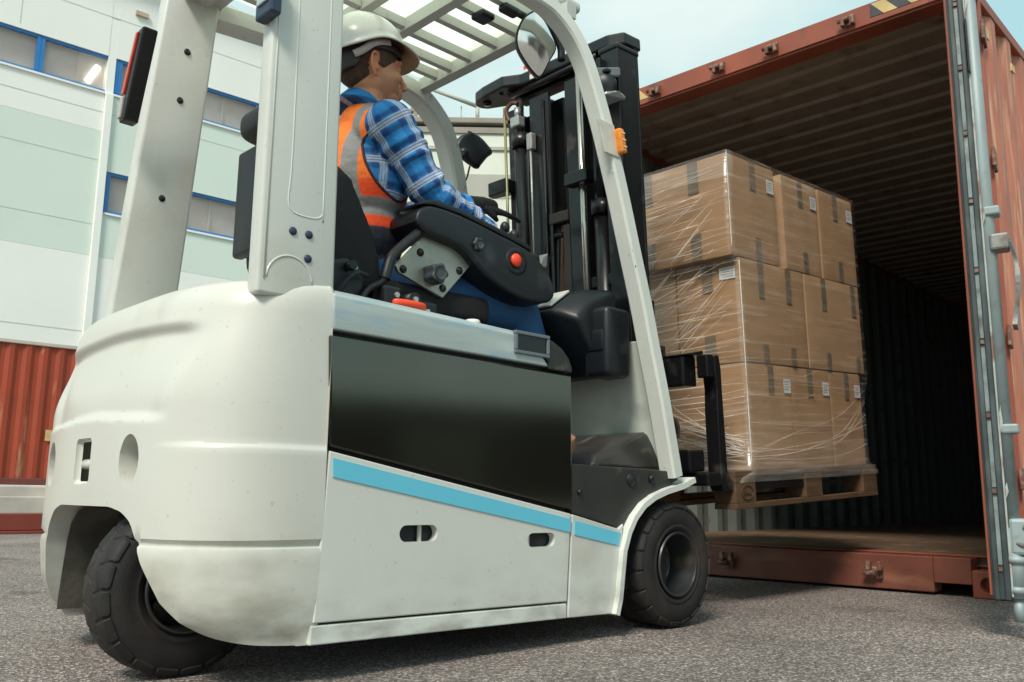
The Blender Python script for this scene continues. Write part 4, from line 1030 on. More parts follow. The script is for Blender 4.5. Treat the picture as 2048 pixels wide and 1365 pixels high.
# hazard stripes on the header ends
def hazard(y0, y1, z0, z1, par, n=6):
    for k in range(n):
        w_ = (y1 - y0) / n; ya = y0 + k * w_; sh = w_ * .9
        P = [(ya, z0), (ya + w_, z0), (min(ya + w_ + sh, y1), z1), (min(ya + sh, y1), z1)]
        q = B(); q.plate(P, 'x', -.0022, -.0006); q.build("hazard_stripe", haz_y if k % 2 == 0 else haz_k, par)
hazard(.17, .44, 2.812, 2.884, hd, 4)
hazard(1.79, 2.26, 2.812, 2.884, hd, 6)
b = B(); b.box(.30, .36, -.0015, .006, 2.67, 2.72); b.box(.75, .81, -.0015, .006, 2.66, 2.70); b.build("sticker", haz_y, CT)

# right door, swung about 100 degrees, edge towards the camera
dv = Vector((-1.15, -.215, 0)).normalized()
DM_ = Matrix.Translation((-.025, -.02, 0)) @ Matrix(((dv.x, -dv.y, 0, 0), (dv.y, dv.x, 0, 0), (0, 0, 1, 0), (0, 0, 0, 1)))
# door frame: x = from hinge to free edge, y = towards the outer face, thickness y 0..0.05
DO = empty("door", DM_, CT)
DW, z0, z1 = 1.145, .125, 2.785
sgo = 1
b = B()
b.box(DW - .05, DW, .0, .048, z0, z1, bev=.004); b.box(.0, .05, .0, .048, z0, z1, bev=.004); b.box(.051, DW - .051, .001, .047, z0, z0 + .09, bev=.003); b.box(.051, DW - .051, .001, .047, z1 - .09, z1, bev=.003)
b.build("door_frame", cont_red, DO)
pts = [(.051, .03)]
for k in range(5): zz = .18 + k * .20; pts += [(zz, .03), (zz + .03, .006), (zz + .10, .006), (zz + .13, .03)]
pts += [(DW - .051, .03)]
sheet(pts, lambda s_, d, e: (s_, d, z0 + .0895 + e * (z1 - z0 - .179)), .003, "door_panel", [cont_in, cont_pink], DO)
# gasket: double lip strip with retainer and fasteners
b = B()
b.box(DW + .0005, DW + .016, .010, .060, z0 - .01, z1 + .01, bev=.004)
b.box(DW + .0165, DW + .026, .016, .030, z0 - .01, z1 + .01, bev=.003); b.box(DW + .0165, DW + .024, .044, .058, z0 - .01, z1 + .01, bev=.003)
gk = b.build("door_gasket", gasket_m, DO)
b = B()
for k in range(12): b.box(DW + .0165, DW + .021, .031, .043, .20 + k * .235, .212 + k * .235, bev=.001)
b.build("rivet", rusty, gk)
b = B()
for k in range(12): b.box(DW + .0165, DW + .0185, .0315, .0425, .22 + k * .235, .425 + k * .235)
b.build("gasket_retainer", mat("pale_strip", (.20, .245, .24), .5, var=.2, vscale=14, col2=(.10, .10, .09), c2lo=.5, c2hi=.7, c2scale=20), gk)
b = B()
b.box(DW - .03, DW + .012, .0605, .066, z0, z1, bev=.001)
for zz, hh in ((.42, .05), (.62, .09), (1.30, .06), (2.05, .10)): b.hull([(DW + .013, .067, zz), (DW + .013, .072, zz + hh), (DW + .018, .067, zz + hh * .7), (DW - .01, .070, zz + hh * .5), (DW + .013, .075, zz + hh * .4)])
b.build("edge_strip", mat("pale_edge", (.42, .45, .42), .55, var=.25, vscale=9, col2=(.22, .12, .09), c2lo=.5, c2hi=.64, c2scale=9), DO)
b = B(); b.box(DW + .004, DW + .03, .062, .068, 1.83, 2.02, bev=.001); b.build("latch_plate", mast_m, DO)
RY = .075
for i, xx in enumerate((DW - .018,)):
    b = B(); b.cyl((xx, RY, .30), (xx, RY, 2.80), .0225, n=20)
    b.cyl((xx, RY, .12), (xx, RY, .33), .027, n=20); b.cyl((xx, RY, .135), (xx, RY, .155), .033, n=20); b.cyl((xx, RY, .225), (xx, RY, .245), .034, n=20)
    b.cyl((xx, RY, .050), (xx, RY, .12), .016, n=14)
    b.hull([(xx + x, .105 + y, z) for x, y in ((-.03, -.02), (.045, -.02), (.05, .035), (-.02, .045)) for z in (.030, .045)], bev=.005)
    b.box(xx - .03, xx + .03, .0665, .14, .25, .36, bev=.01)
    rod = b.build("lock_rod", galv, DO)
    b = B()
    for zz in (.62, 1.33, 2.12, 2.60): b = B(); b.box(xx - .029, xx + .029, .0665, .116, zz, zz + .030, bev=.006); b.build("rod_guide", galv, rod)
    b = B()
    b.box(xx - .034, xx + .034, .080, .135, 1.21, 1.265, bev=.008); b.tube(smooth_path([(xx + .015, .135, 1.24), (xx - .008, .148, 1.18), (xx + .0, .150, 1.10), (xx - .02, .135, 1.0), (xx - .015, .130, .96)]), [.018 if k < 8 else .024 for k in range(21)][:21], prof=[(-1, -.28), (1, -.28), (1, .28), (-1, .28)], smooth=False, upv=(0, 1, 0))
    b.build("door_handle", rusty if i else mat("grey_handle", (.22, .22, .21), .5, metal=.3, var=.3, vscale=20, bump=.2, bscale=90, col2=(.2, .1, .07), c2lo=.55, c2hi=.7, c2scale=30), rod)
    b = B(); b.lathe([(0, .008), (.009, .006), (.011, 0), (0, 0)], (xx, .135, 1.238), 'y', n=14); b.build("bolt", rusty, rod)
b = B(); rpts = [(DW - .018 + .032 * math.cos(a * .45), .105 + .032 * math.sin(a * .45), .335 - a * .004) for a in range(16)] + [(DW - .03, .15, .25), (DW - .018, .155, .18), (DW - .05, .15, .12), (DW - .06, .14, .085)]
b.tube(smooth_path(rpts, 3), .006, n=8); b.build("rope", rope_m, DO)
b = B()
for zz in (.45, 1.05, 1.85, 2.45): b.box(-.02, .10, .045, .060, zz + .01, zz + .10, bev=.004); b.cyl((-.005, .04, zz + .01), (-.005, .04, zz + .10), .016, n=12)
b.build("hinge", rusty, DO)
# left door folded right back along the far wall
DL = empty("door", Matrix.Translation((0, WID + .045, 0)), CT)
b = B(); b.box(.02, 1.16, .0, .045, z0, z1, bev=.004); b.build("door_panel", cont_red, DL)
b = B(); b.box(-.012, .018, -.03, .02, z0, z1, bev=.004); b.box(-.013, -.005, -.068, -.032, z0 + .05, z1 - .05, bev=.002); b.build("door_gasket", mat("blue_grey_gasket", (.035, .05, .075), .5, var=.2, vscale=10), DL)
b = B(); b.cyl((.3, .08, .1), (.3, .08, 2.8), .02); b.cyl((.85, .08, .1), (.85, .08, 2.8), .02); b.build("lock_rod", galv, DL)

# ================================================================== load
TILT = R(-3.1)
ML = MF @ Matrix.Translation((.564, 0, .368)) @ Matrix.Rotation(TILT, 4, 'Y')
PA = empty("pallet", ML)
tag(PA, "wooden pallet on the forks under the wrapped cartons", "pallet")
X0, X1, Y0, Y1 = 0.0, 1.24, -.42, .40
for y in (Y0, -.235, -.06, .115, Y1 - .145):
    b = B(); b.box(X0, X1, y, y + .145 if y in (Y0, Y1 - .145) else y + .10, .122, .144, bev=.002); b.build("deck_board", wood, PA)
for x in (X0, .5475, X1 - .145):
    b = B(); b.box(x, x + .145, Y0, Y1, .1, .1215, bev=.002); b.build("cross_board", wood, PA)
for y in (Y0, -.06, Y1 - .10):
    b = B(); b.box(X0, X1, y, y + .10, .0, .0215, bev=.002); b.build("bottom_board", wood, PA)
    for x in (X0, .5475, X1 - .145):
        b = B(); b.box(x + .001, x + .144, y + .001, y + .099, .022, .0995, bev=.002); bl = b.build("block", wood, PA)
        if x == X0 and y == Y0:
            b = B(); ov = [(.08 + .042 * math.cos(a), Y0 - .0005, .061 + .027 * math.sin(a)) for a in [2 * math.pi * k / 28 for k in range(29)]]
            b.tube(ov, .0022, n=6)
            fc = bpy.data.curves.new("stamp", 'FONT'); fc.body = "EPAL"; fc.size = .027; fc.align_x = 'CENTER'; fc.extrude = .001
            fo = bpy.data.objects.new("stamp", fc); COL.objects.link(fo); bpy.context.view_layer.update()
            me = evaluated(fo); bpy.data.objects.remove(fo)
            me.transform(Matrix.Translation((.08, Y0 - .0008, .051)) @ Matrix.Rotation(R(90), 4, 'X'))
            b.bm.from_mesh(me); b.build("stamp", burnt, bl)
LAY = .144
rows = []
# (layer, x0, x1, y0, y1, label)
L1 = [(.160, .520), (.524, .868), (.872, 1.185)]
for i, (a, c) in enumerate(L1):
    rows.append((0, a, c, -.400, .128)); rows.append((0, a, c, .134, .395))
for (a, c) in ((.155, .688), (.697, 1.240)):
    for (d, e) in ((-.402, -.090), (-.084, .232), (.238, .395)): rows.append((1, a, c, d, e))
for (a, c) in ((.108, .488), (.548, .878), (.898, 1.246)):
    rows.append((2, a, c, -.400, .128)); rows.append((2, a, c, .134, .395))
lev = ["bottom", "middle", "top"]
posn = {0: ["nearest the forklift", "second from the forklift", "deepest in the container"]}
cnt = {}
for (ly, a, c, d, e) in rows:
    h0 = LAY + .434 * ly + .001; h1 = h0 + .431
    cx, cy = (a + c) / 2, (d + e) / 2; hx, hy, hh = (c - a) / 2, (e - d) / 2, h1 - h0
    rz = R(random.uniform(-.5, .5))
    M_ = ML @ Matrix.Translation((cx, cy, h0)) @ Matrix.Rotation(rz, 4, 'Z')
    bx = empty("carton", M_)
    q = B(); q.box(-hx, hx, -hy, hy, 0, hh, bev=.005, seg=2)
    big_ = [e for e in q.bm.edges if e.calc_length() > .1]; bmesh.ops.subdivide_edges(q.bm, edges=big_, cuts=9, use_grid_fill=True)
    sd_ = random.random() * 50
    for v in q.bm.verts:
        u_ = [v.co.x / hx, v.co.y / hy, (v.co.z - hh / 2) / (hh / 2)]
        for ax in range(3):
            if abs(abs(u_[ax]) - 1) < .001:
                o1_, o2_ = [u_[k_] for k_ in range(3) if k_ != ax]
                amp_ = max(0, 1 - o1_ * o1_) * max(0, 1 - o2_ * o2_)
                dlt = amp_ * (.0012 + .0038 * mnoise.noise(Vector((o1_ * 1.3 + sd_, o2_ * 1.3, ax * 7 + sd_)))) - .0008
                if ax == 2: dlt = min(dlt, 0)
                v.co[ax] += dlt * (1 if u_[ax] > 0 else -1)
    for f in q.bm.faces: f.smooth = True
    # slightly bulging faces
    q.build("carton_body", random.choice([card, card, card_b, card_c]), bx, autos=35)
    front = d < -.3
    tw = .026
    q = B()
    xt = random.uniform(-.02, .02)
    if ly == 1:
        if front:
            for xo in ((-.13, .10) if a < .3 else (-.12, .18)):
                q.box(xo, xo + .044, -hy - .0034, -hy - .0024, hh - .155, hh - .002); q.box(xo + .01, xo + .05, -hy - .0034, -hy - .0024, .003, .08)
        if a < .3:
            q.box(-hx - .0034, -hx - .0024, -tw, tw, hh - .13, hh - .002); q.box(-hx - .0034, -hx - .0024, -tw, tw, .003, .12)
    else:
        if front:
            q.box(xt - .018, xt + tw, -hy - .0034, -hy - .0024, hh - .125, hh - .002); ly == 2 and q.box(xt, xt + .042, -hy - .0034, -hy - .0024, .003, .10)
            if ly == 0 and a < .3: pass
        if a < .3:
            for yo in (-.10, .14): q.box(-hx - .0034, -hx - .0024, yo - tw, yo + tw, hh - .14, hh - .002); q.box(-hx - .0034, -hx - .0024, yo - tw, yo + tw, .003, .12)
    q.box(-hx * .98, hx * .98, -tw, tw, hh + .0003, hh + .0008)
    q.build("tape", tape_m, bx)
    side = "in the near row" if front else ("in the far row" if e > .3 else "in the centre row")
    deep = "closest to the forklift" if a < .3 else ("deepest in the container" if c > 1.15 else "second from the forklift")
    lab = "taped brown carton, %s layer %s, %s" % (lev[ly], side, deep)
    if front and (ly != 1):
        q = B(); lx = hx - .075; q.box(lx, lx + .058, -hy - .0040, -hy - .0035, hh - .115, hh - .055); lb = q.build("paper_label", label_m, bx)
        q = B()
        for k in range(4): q.box(lx + .006, lx + .05 - .008 * (k % 2), -hy - .0045, -hy - .0041, hh - .068 - k * .011, hh - .065 - k * .011)
        q.build("print_line", ink_m, lb)
    if ly == 1 and a < .3 and front:
        q = B(); q.box(-hx - .0040, -hx - .0035, -hy + .02, -hy + .095, hh - .085, hh - .035); lb = q.build("paper_label", label_m, bx)
        q = B()
        for k in range(4): q.box(-hx - .0045, -hx - .0041, -hy + .028, -hy + .085 - .01 * (k % 2), hh - .046 - k * .010, hh - .043 - k * .010)
        q.build("print_line", ink_m, lb)
    tag(bx, lab, "box", "cartons stacked on the pallet")

# stretch film round the stack
def film():
    bm = bmesh.new()
    prof = [(-.004, .20, 0), (.03, .12, 0), (.10, .148, 0), (.155, .153, 0), (.30, .153, 0), (.44, .153, 0), (.570, .150, 0), (.59, .148, 0), (.75, .147, 0), (.90, .147, 0), (1.0, .135, 0), (1.02, .112, 0), (1.15, .10, 0), (1.30, .10, 0), (1.452, .10, 0), (1.462, .13, 0)]
    prof = [(.100, .03), (.118, .05), (.138, .12), (.17, .150), (.30, .152), (.44, .152), (.57, .150), (.60, .147), (.75, .147), (.90, .147), (.985, .145), (1.03, .102), (1.15, .100), (1.30, .100), (1.452, .100), (1.455, .16)]
    rings = []
    for z, xr in prof:
        xf = 1.254 if z > .55 else (1.254 if z < .12 else 1.20)
        yn, yf = -.408, .403
        if z < .15: yn = -.424; yf = .405
        if z > 1.453: yn += .06; yf -= .06; xf -= .06
        ring = []
        corners = [(xr, yf), (xr, yn), (xf, yn), (xf, yf)]
        for k in range(4):
            p, q = corners[k], corners[(k + 1) % 4]
            for j in range(24):
                f = j / 24; x = p[0] + (q[0] - p[0]) * f; y = p[1] + (q[1] - p[1]) * f
                amp = .0035 * math.sin(math.pi * f)
                nz_ = mnoise.noise(Vector((x * 5, y * 5, z * 9 + k)))
                nrm = [(-1, 0), (0, -1), (1, 0), (0, 1)][k]
                ring.append(bm.verts.new((x + nrm[0] * (abs(nz_) * .008 + amp * .3), y + nrm[1] * (abs(nz_) * .008 + amp * .3), z)))
        rings.append(ring)
    n = len(rings[0])
    for i in range(len(rings) - 1):
        for k in range(n):
            bm.faces.new((rings[i][k], rings[i][(k + 1) % n], rings[i + 1][(k + 1) % n], rings[i + 1][k]))
    for f in bm.faces: f.smooth = True
    me = bpy.data.meshes.new("stretch_wrap"); bm.to_mesh(me); bm.free(); return me
fm = link_mesh("stretch_wrap", film(), film_mat())
fm.matrix_world = ML
tag(fm, "clear stretch wrap pulled tight round the stacked cartons, whitish folds at the forklift end", "film")
# rope-like folds of film, gathered strands
fold_m = bpy.data.materials.new("film_fold"); fold_m.use_nodes = True
ft = fold_m.node_tree; ft.nodes.clear()
fo_ = ft.nodes.new("ShaderNodeOutputMaterial"); fa = ft.nodes.new("ShaderNodeBsdfTransparent"); fb = ft.nodes.new("ShaderNodeBsdfPrincipled")
fb.inputs['Base Color'].default_value = (.92, .86, .78, 1); fb.inputs['Roughness'].default_value = .25
fx = ft.nodes.new("ShaderNodeMixShader"); fn = ft.nodes.new("ShaderNodeTexNoise"); fn.inputs['Scale'].default_value = 6
fr_ = ft.nodes.new("ShaderNodeMapRange"); fr_.inputs[1].default_value = .35; fr_.inputs[2].default_value = .65; fr_.inputs[3].default_value = .15; fr_.inputs[4].default_value = .85
ft.links.new(fn.outputs[0], fr_.inputs[0]); ft.links.new(fr_.outputs[0], fx.inputs[0]); ft.links.new(fa.outputs[0], fx.inputs[1]); ft.links.new(fb.outputs[0], fx.inputs[2]); ft.links.new(fx.outputs[0], fo_.inputs[0])
rnd = random.Random(12)
def xr_at(z): return (.096 if z > 1.02 else (.143 if z > .17 else .10 + .3 * (z - .05)))
b = B()
def strand(ya, za, yb, zb, r, sag=.0):
    P = []
    N = 12
    for k in range(N + 1):
        f = k / N; y = ya + (yb - ya) * f; z = za + (zb - za) * f - sag * math.sin(math.pi * f) + mnoise.noise(Vector((y * 7, z0 * 3, za * 30))) * .004
        P.append((xr_at(z) - .005 - r, y, z))
    r = r * .72
    b.tube(P, [r * (.35 + .65 * math.sin(math.pi * (.04 + .92 * k / N)) ** .6) * (.7 + .6 * rnd.random()) for k in range(N + 1)], n=5)
for k in range(64):
    z = .20 + 1.22 * k / 64 + rnd.uniform(-.012, .012); r = rnd.choice([.0010, .0013, .0018, .0025])
    ya = -.405 if rnd.random() < .6 else rnd.uniform(-.38, -.1); yb = rnd.uniform(-.05, .40)
    strand(ya, z, yb, z - rnd.uniform(-.01, .05), r, rnd.uniform(-.004, .012))
for k in range(20):
    z = rnd.uniform(.75, 1.38); ya = rnd.uniform(-.38, -.2); strand(ya, z, ya + rnd.uniform(.25, .6), z - rnd.uniform(.12, .36), rnd.choice([.0012, .0018, .0028]), .0)
for k in range(30):
    z = rnd.uniform(.16, .20); yb = rnd.uniform(-.2, .3); strand(-.41 + rnd.uniform(0, .02), z + rnd.uniform(0, .08), yb, z + rnd.uniform(.02, .32), rnd.choice([.0010, .0016, .0026]), rnd.uniform(-.01, .02))
for k in range(9):
    z = .20 + rnd.random() * 1.2; q_ = [(xr_at(z) + .0 + .0, -.409, z), (.55, -.4115, z + rnd.uniform(-.03, .02)), (rnd.uniform(.7, 1.2), -.411, z + rnd.uniform(-.04, .05))]
    b.tube(smooth_path(q_, 6), .0005, n=5)
for k in range(7):
    # draped layers low on the near side
    za = rnd.uniform(.15, .30); q_ = [(xr_at(.2), -.411, .19 + rnd.uniform(-.03, .06)), (.5, -.412, za), (.9, -.412, za + rnd.uniform(0, .08)), (1.19, -.412, za + rnd.uniform(.05, .22))]
    b.tube(smooth_path(q_, 6), rnd.choice([.0004, .0006, .0009]), n=5)
P = [(xr_at(z) - .0065, -.4135, z) for z in [.17 + k * .02 for k in range(42)]]; b.tube(P, .0022, n=6)
P = [(.0905, -.4125, 1.04 + k * .02) for k in range(21)]; b.tube(P, .002, n=6)
b.build("film_fold", fold_m, fm)

# ================================================================== far things
# white box trailer behind the forklift
TR = empty("box_trailer", Matrix.Translation((-.1, 8.4, 0)) @ Matrix.Rotation(R(.8), 4, 'Z'))
tag(TR, "pale grey-white box trailer with grimy top rail behind the forklift mast", "trailer")
b = B(); b.box(-1.25, .50, 0, 2.4, 1.0, 4.07, bev=.01); b.build("trailer_body", trk_white, TR)
b = B(); b.box(.502, 1.2, -.02, 2.4, 1.0, 4.10, bev=.01); b.build("rear_panel", mat("pale_sage_panel", (.50, .60, .50), .4, var=.04, vscale=2), TR)
b = B(); b.box(-1.27, 1.2, -.03, 2.42, 4.102, 4.165, bev=.01); b.box(-1.26, .5, -.02, 0, 4.0, 4.06); b.build("top_rail", trk_grey, TR)
b = B(); b.box(-1.26, .5, -.02, -.001, 3.82, 3.86, bev=.004); b.box(-.7, .33, -.004, -.0005, 3.32, 3.57); b.build("trim_rail", mat("trim_grey", (.36, .36, .31), .5, var=.08, vscale=3), TR)
b = B()
for x in (-.9, -.25, .28):
    for z in (3.75, 3.93): b.lathe([(0, .02), (.02, .015), (.03, 0), (0, 0)], (x, 0, z), 'y', n=12, flip=-1)
b.build("rivet", trk_grey, TR)
b = B(); b.box(-1.2, 1.1, .3, .5, .75, 1.0); b.box(-1.2, 1.1, 1.9, 2.1, .75, 1.0); b.cyl((-.9, .5, .25), (-.9, .5, .8), .05); b.cyl((-.9, 1.9, .25), (-.9, 1.9, .8), .05); b.box(-1.0, -.8, .4, .6, .0, .25); b.box(-1.0, -.8, 1.8, 2.0, .0, .25); b.build("chassis", mast_m, TR)
for y in (.15, 2.0):
    b = B(); b.lathe([(.25, -.12), (.45, -.14), (.5, -.1), (.5, .1), (.45, .14), (.25, .12)], (.5, y, .5), 'y', n=40); b.cyl((.5, y - .08, .5), (.5, y + .08, .5), .26); b.build("wheel", rubber, TR)
b = B(); b.tube([(-.75, .1, 4.52), (-.28, .1, 4.34)], .022); b.tube([(-.28, .1, 4.36), (-.28, .1, 4.16)], .02); b.tube([(-.45, .15, 4.36), (-.45, .15, 4.16)], .006); b.build("roof_handrail", mat("rail_grey", (.40, .42, .36), .5, var=.1, vscale=4), TR)
b = B(); b.box(-.93, -.89, .05, .1, 4.16, 4.25); b.hull([(x, y, z) for y in (.05, .12) for x, z in ((-1.0, 4.25), (-.80, 4.25), (-.92, 4.33), (-.84, 4.32))], bev=.008); b.cyl((.01, .05, 4.16), (.01, .05, 4.30), .03); b.build("roof_bracket", trk_grey, TR)

# building
AN = math.atan((3050 - 1024) / 1764.8)
MB_ = Matrix(((math.sin(AN), -math.cos(AN), 0, 0), (math.cos(AN), math.sin(AN), 0, 0), (0, 0, 1, 0), (0, 0, 0, 1)))
BD = empty("warehouse", MB_ @ Matrix.Translation((0, 28.6, 0)))
tag(BD, "large white and pale sage warehouse with blue framed ribbon windows", "building")
XE = 15.6; PX = 7.6; ZR = 17.1
# wall bands with the window openings left open
bands = [(-14, PX - .1, [(0, 7.6, 'w'), (7.6, 11.67, 'g'), (11.67, 13.0, 'w'), (14.25, ZR, 'w')]), (PX + .15, XE, [(0, 7.6, 'w'), (7.6, 9.05, 'g'), (10.4, 13.0, 'g'), (14.25, ZR, 'w')])]
for (xa, xb, bs) in bands:
    for (za, zb, k) in bs:
        b = B(); b.box(xa, xb, 0, 12, za + .003, zb - .003); b.build("wall_panel", bld_white if k == 'w' else bld_green, BD)
b = B(); b.box(XE + .002, XE + .3, -.02, 12, 0, ZR, bev=.01); b.build("corner_pilaster", bld_white, BD)
b = B(); b.box(-14, XE - .01, .35, 11.9, 9.04, 10.41); b.box(-14, XE - .01, .35, 11.9, 12.99, 14.26)
b.build("window_glass", bld_glass, BD)
def window(xa, xb, za, zb):
    q = B(); t_ = .09
    q.box(xa, xb, .05, .16, za, za + t_); q.box(xa, xb, .05, .16, zb - t_, zb)
    q.box(xa, xa + .11, .04, .17, za + t_ + .001, zb - t_ - .001); q.box(xb - .11, xb, .04, .17, za + t_ + .001, zb - t_ - .001)
    wv = q.build("window", bld_blue, BD)
    q = B(); q.box(xa + .112, xb - .112, .10, .115, za + t_, zb - t_); q.build("pane", mat("pane_glass", (.42, .38, .34), .08, var=.05, vscale=.7, alpha=.25), wv)
    q = B(); q.box((xa + xb) / 2 - .03, (xa + xb) / 2 + .03, .25, .30, za + .01, zb - .01); q.build("mullion", mat("inner_mullion", (.62, .62, .58), .5), wv)
    q = B(); q.box(xa, xb, -.06, .05, za - .07, za - .005); q.build("sill", bld_white, wv)
xs = [-4.1, -1.75, .6, 2.95, 5.55, 7.85, 10.2, 12.7, 15.0]
for i in range(len(xs) - 1): window(xs[i] + .003, xs[i + 1] - .003, 13.0, 14.25)
for xa, xb in ((7.8, 10.1), (10.1, 12.42)): window(xa + .003, xb - .003, 9.05, 10.4)
b = B(); b.box(12.43, XE - .01, .02, .3, 9.05, 10.4); b.build("wall_panel", bld_green, BD)
b = B(); b.box(-14, PX - .11, .02, .3, 9.052, 10.4); b.build("wall_panel", bld_green, BD)
# tube lamp glowing inside the upper window
lm = bpy.data.materials.new("tube_light"); lm.use_nodes = True; lm.node_tree.nodes["Principled BSDF"].inputs['Emission Color'].default_value = (1, .93, .75, 1); lm.node_tree.nodes["Principled BSDF"].inputs['Emission Strength'].default_value = 3.0
b = B(); b.tube([(7.02, .33, 13.32), (7.30, .33, 13.92)], .10, n=12); b.build("tube_lamp", lm, BD)
b = B()
for zz in (3.0, 5.2, 12.3, 15.6): b.box(-14, XE - .1, -.006, -.001, zz, zz + .03)
for zz in (8.6, 10.7): b.box(-14, PX - .12, -.006, -.001, zz, zz + .03)
b.box(4.9, 4.93, -.006, -.001, 14.4, ZR - .1); b.build("panel_joint", seam_m, BD)
b = B(); b.box(PX - .095, PX + .145, -.12, .3, 0, 12.95, bev=.02); b.build("downpipe", bld_white, BD)
b = B(); b.box(-14.2, XE + .5, -.35, 12.2, ZR + .002, ZR + .25, bev=.03); b.build("roof_eave", eave_m, BD)
b = B(); b.box(PX - .097, PX + .147, .01, 12, 12.97, ZR - .003); b.build('wall_panel', bld_white, BD)
b = B(); b.box(8.2, 8.6, -.1, .0, 15.95, 16.1); b.build("wall_vent", mat("tan_vent", (.45, .36, .25), .6), BD)
# red container on a pale plinth wall
RC = empty("shipping_container", MB_ @ Matrix.Translation((0, 17.8, .5)))
tag(RC, "streaked red corrugated container standing on a pale concrete kerb at the far left", "container")
pts = corr([(.072, 0.0), (.068, .036), (.070, .036), (.068, 0.0)], 9.0, -4.0)
sheet(pts, lambda s_, d, e: (s_, d, .12 + e * 2.42), .01, "side_wall", [far_red, far_red], RC)
b = B(); b.box(-4.1, 5.1, -.03, .06, .0, .119, bev=.01); b.build("bottom_rail", mat("dark_red_rail", (.14, .04, .03), .6, var=.15, vscale=3), RC)
b = B(); b.box(-4.1, 5.1, -.02, .06, 2.53, 2.60, bev=.01); b.build("top_rail", mat("cream_rail", (.50, .45, .38), .6, var=.1, vscale=3), RC)
b = B(); b.box(-4.0, 5.0, .05, 2.4, .12, 2.55); b.build("container_core", far_red, RC)
b = B(); b.box(4.22, 4.42, -.012, -.001, .80, 1.0); b.build("sticker", haz_y, RC)
b = B(); b.box(-12, 6.0, 0, 1.6, 0, .49, bev=.03); b.box(-12, 6.0, -.15, -.005, .0, .30, bev=.02)
kb = b.build("concrete_kerb", conc, None, M=MB_ @ Matrix.Translation((0, 17.6, 0))); tag(kb, "pale concrete kerb wall under the far red container", "kerb")
b = B(); b.box(-12, 2.6, 0, .12, .03, .19, bev=.008); b.box(-12, 2.6, -.05, .17, 0, .028, bev=.004)
for k in range(8): b.box(-11 + k * 1.8, -10.9 + k * 1.8, -.03, -.001, .03, .18)
sr = b.build("steel_barrier", mat("barrier_red", (.20, .04, .025), .6, var=.15, vscale=2), None, M=MB_ @ Matrix.Translation((0, 9.5, 0))); tag(sr, "low dark red steel barrier rail on the asphalt at the left edge", "barrier")

# ================================================================== driver
PT = Vector((-.93, -.08, .95))
PE = empty("person", MF @ Matrix.Translation(PT))
tag(PE, "forklift driver in white hard hat, orange hi-vis vest and blue plaid shirt at the controls", "person")
PI = Matrix.Translation(-PT)
def put(me, name, mats, parent=PE):
    me.transform(PI); return link_mesh(name, me, mats, parent)
HM = Matrix.Translation((-.950, -.088, 1.728)) @ Matrix.Rotation(R(-9), 4, 'Z') @ Matrix.Rotation(R(-1), 4, 'Y') @ Matrix.Scale(1.03, 4)
def H(p): return HM @ Vector(p)
HR = HM.to_3x3()
EO = Vector((-.014, 0, -.022))
Rsh, Rel, Rwr = Vector((-.990, -.262, 1.478)), Vector((-.862, -.305, 1.290)), Vector((-.612, -.285, 1.228))
Lsh, Lel, Lwr = Vector((-.93, .105, 1.478)), Vector((-.68, .19, 1.36)), Vector((-.375, .085, 1.458))
def hand(b, wr, d, upn, side, s_=1.0, curl=.5):
    # palm, four jointed fingers and a thumb; d = direction of the fingers, upn = back of the hand
    d = Vector(d).normalized(); upn = Vector(upn).normalized(); lat = d.cross(upn).normalized() * side
    upn = lat.cross(d).normalized() * side
    if upn.dot(Vector(upn)) < 0: pass
    for k in range(4):
        o = (k - 1.5) * .019
        b.tube([wr + lat * o * .6, wr + d * .045 * s_ + lat * o, wr + d * .088 * s_ + lat * o * 1.1], [.015, .014, .012], n=12)
        b.ell(wr + d * .088 * s_ + lat * o * 1.1, (.012, .012, .012), seg=12, rings=8); b.ell(wr + lat * o * .6, (.015, .015, .015), seg=12, rings=8)
        L = [.036, .042, .045, .038][k] * s_
        p = wr + d * .088 * s_ + lat * o * 1.1; a = 0; pts_ = [p]; 
        for j in range(3):
            a += curl * (.9 if j else .6); dd = d * math.cos(a) - upn * math.sin(a); p = p + dd * L * (1, .72, .55)[j]; pts_.append(p)
        capsule(b, pts_, [.0105, .0100, .0092, .0080], n=12)
    tb = wr + d * .030 - lat * .030
    capsule(b, [wr + d * .015 - lat * .018, tb, tb + d * .035 - lat * .012 - upn * .018, tb + d * .060 - upn * .030], [.015, .013, .0115, .009], n=12)
def body_blob(infl=0.0, arms=True, torso=True):
    b = B()
    if torso:
        b.ell((-.955, -.08, 1.02), (.115 + infl, .165 + infl, .10 + infl)); b.ell((-.965, -.08, 1.16), (.105 + infl, .150 + infl, .13 + infl)); b.ell((-.965, -.08, 1.34), (.115 + infl, .165 + infl, .17 + infl))
        b.ell((-.955, -.08, 1.455), (.095 + infl, .175 + infl, .085 + infl)); b.ell((-.985, -.08, 1.36), (.10 + infl, .15 + infl, .16 + infl))
        capsule(b, [(-.975, -.205, 1.47), (-.955, -.08, 1.535), (-.945, .045, 1.47)], [.066 + infl, .062 + infl, .066 + infl])
    return b
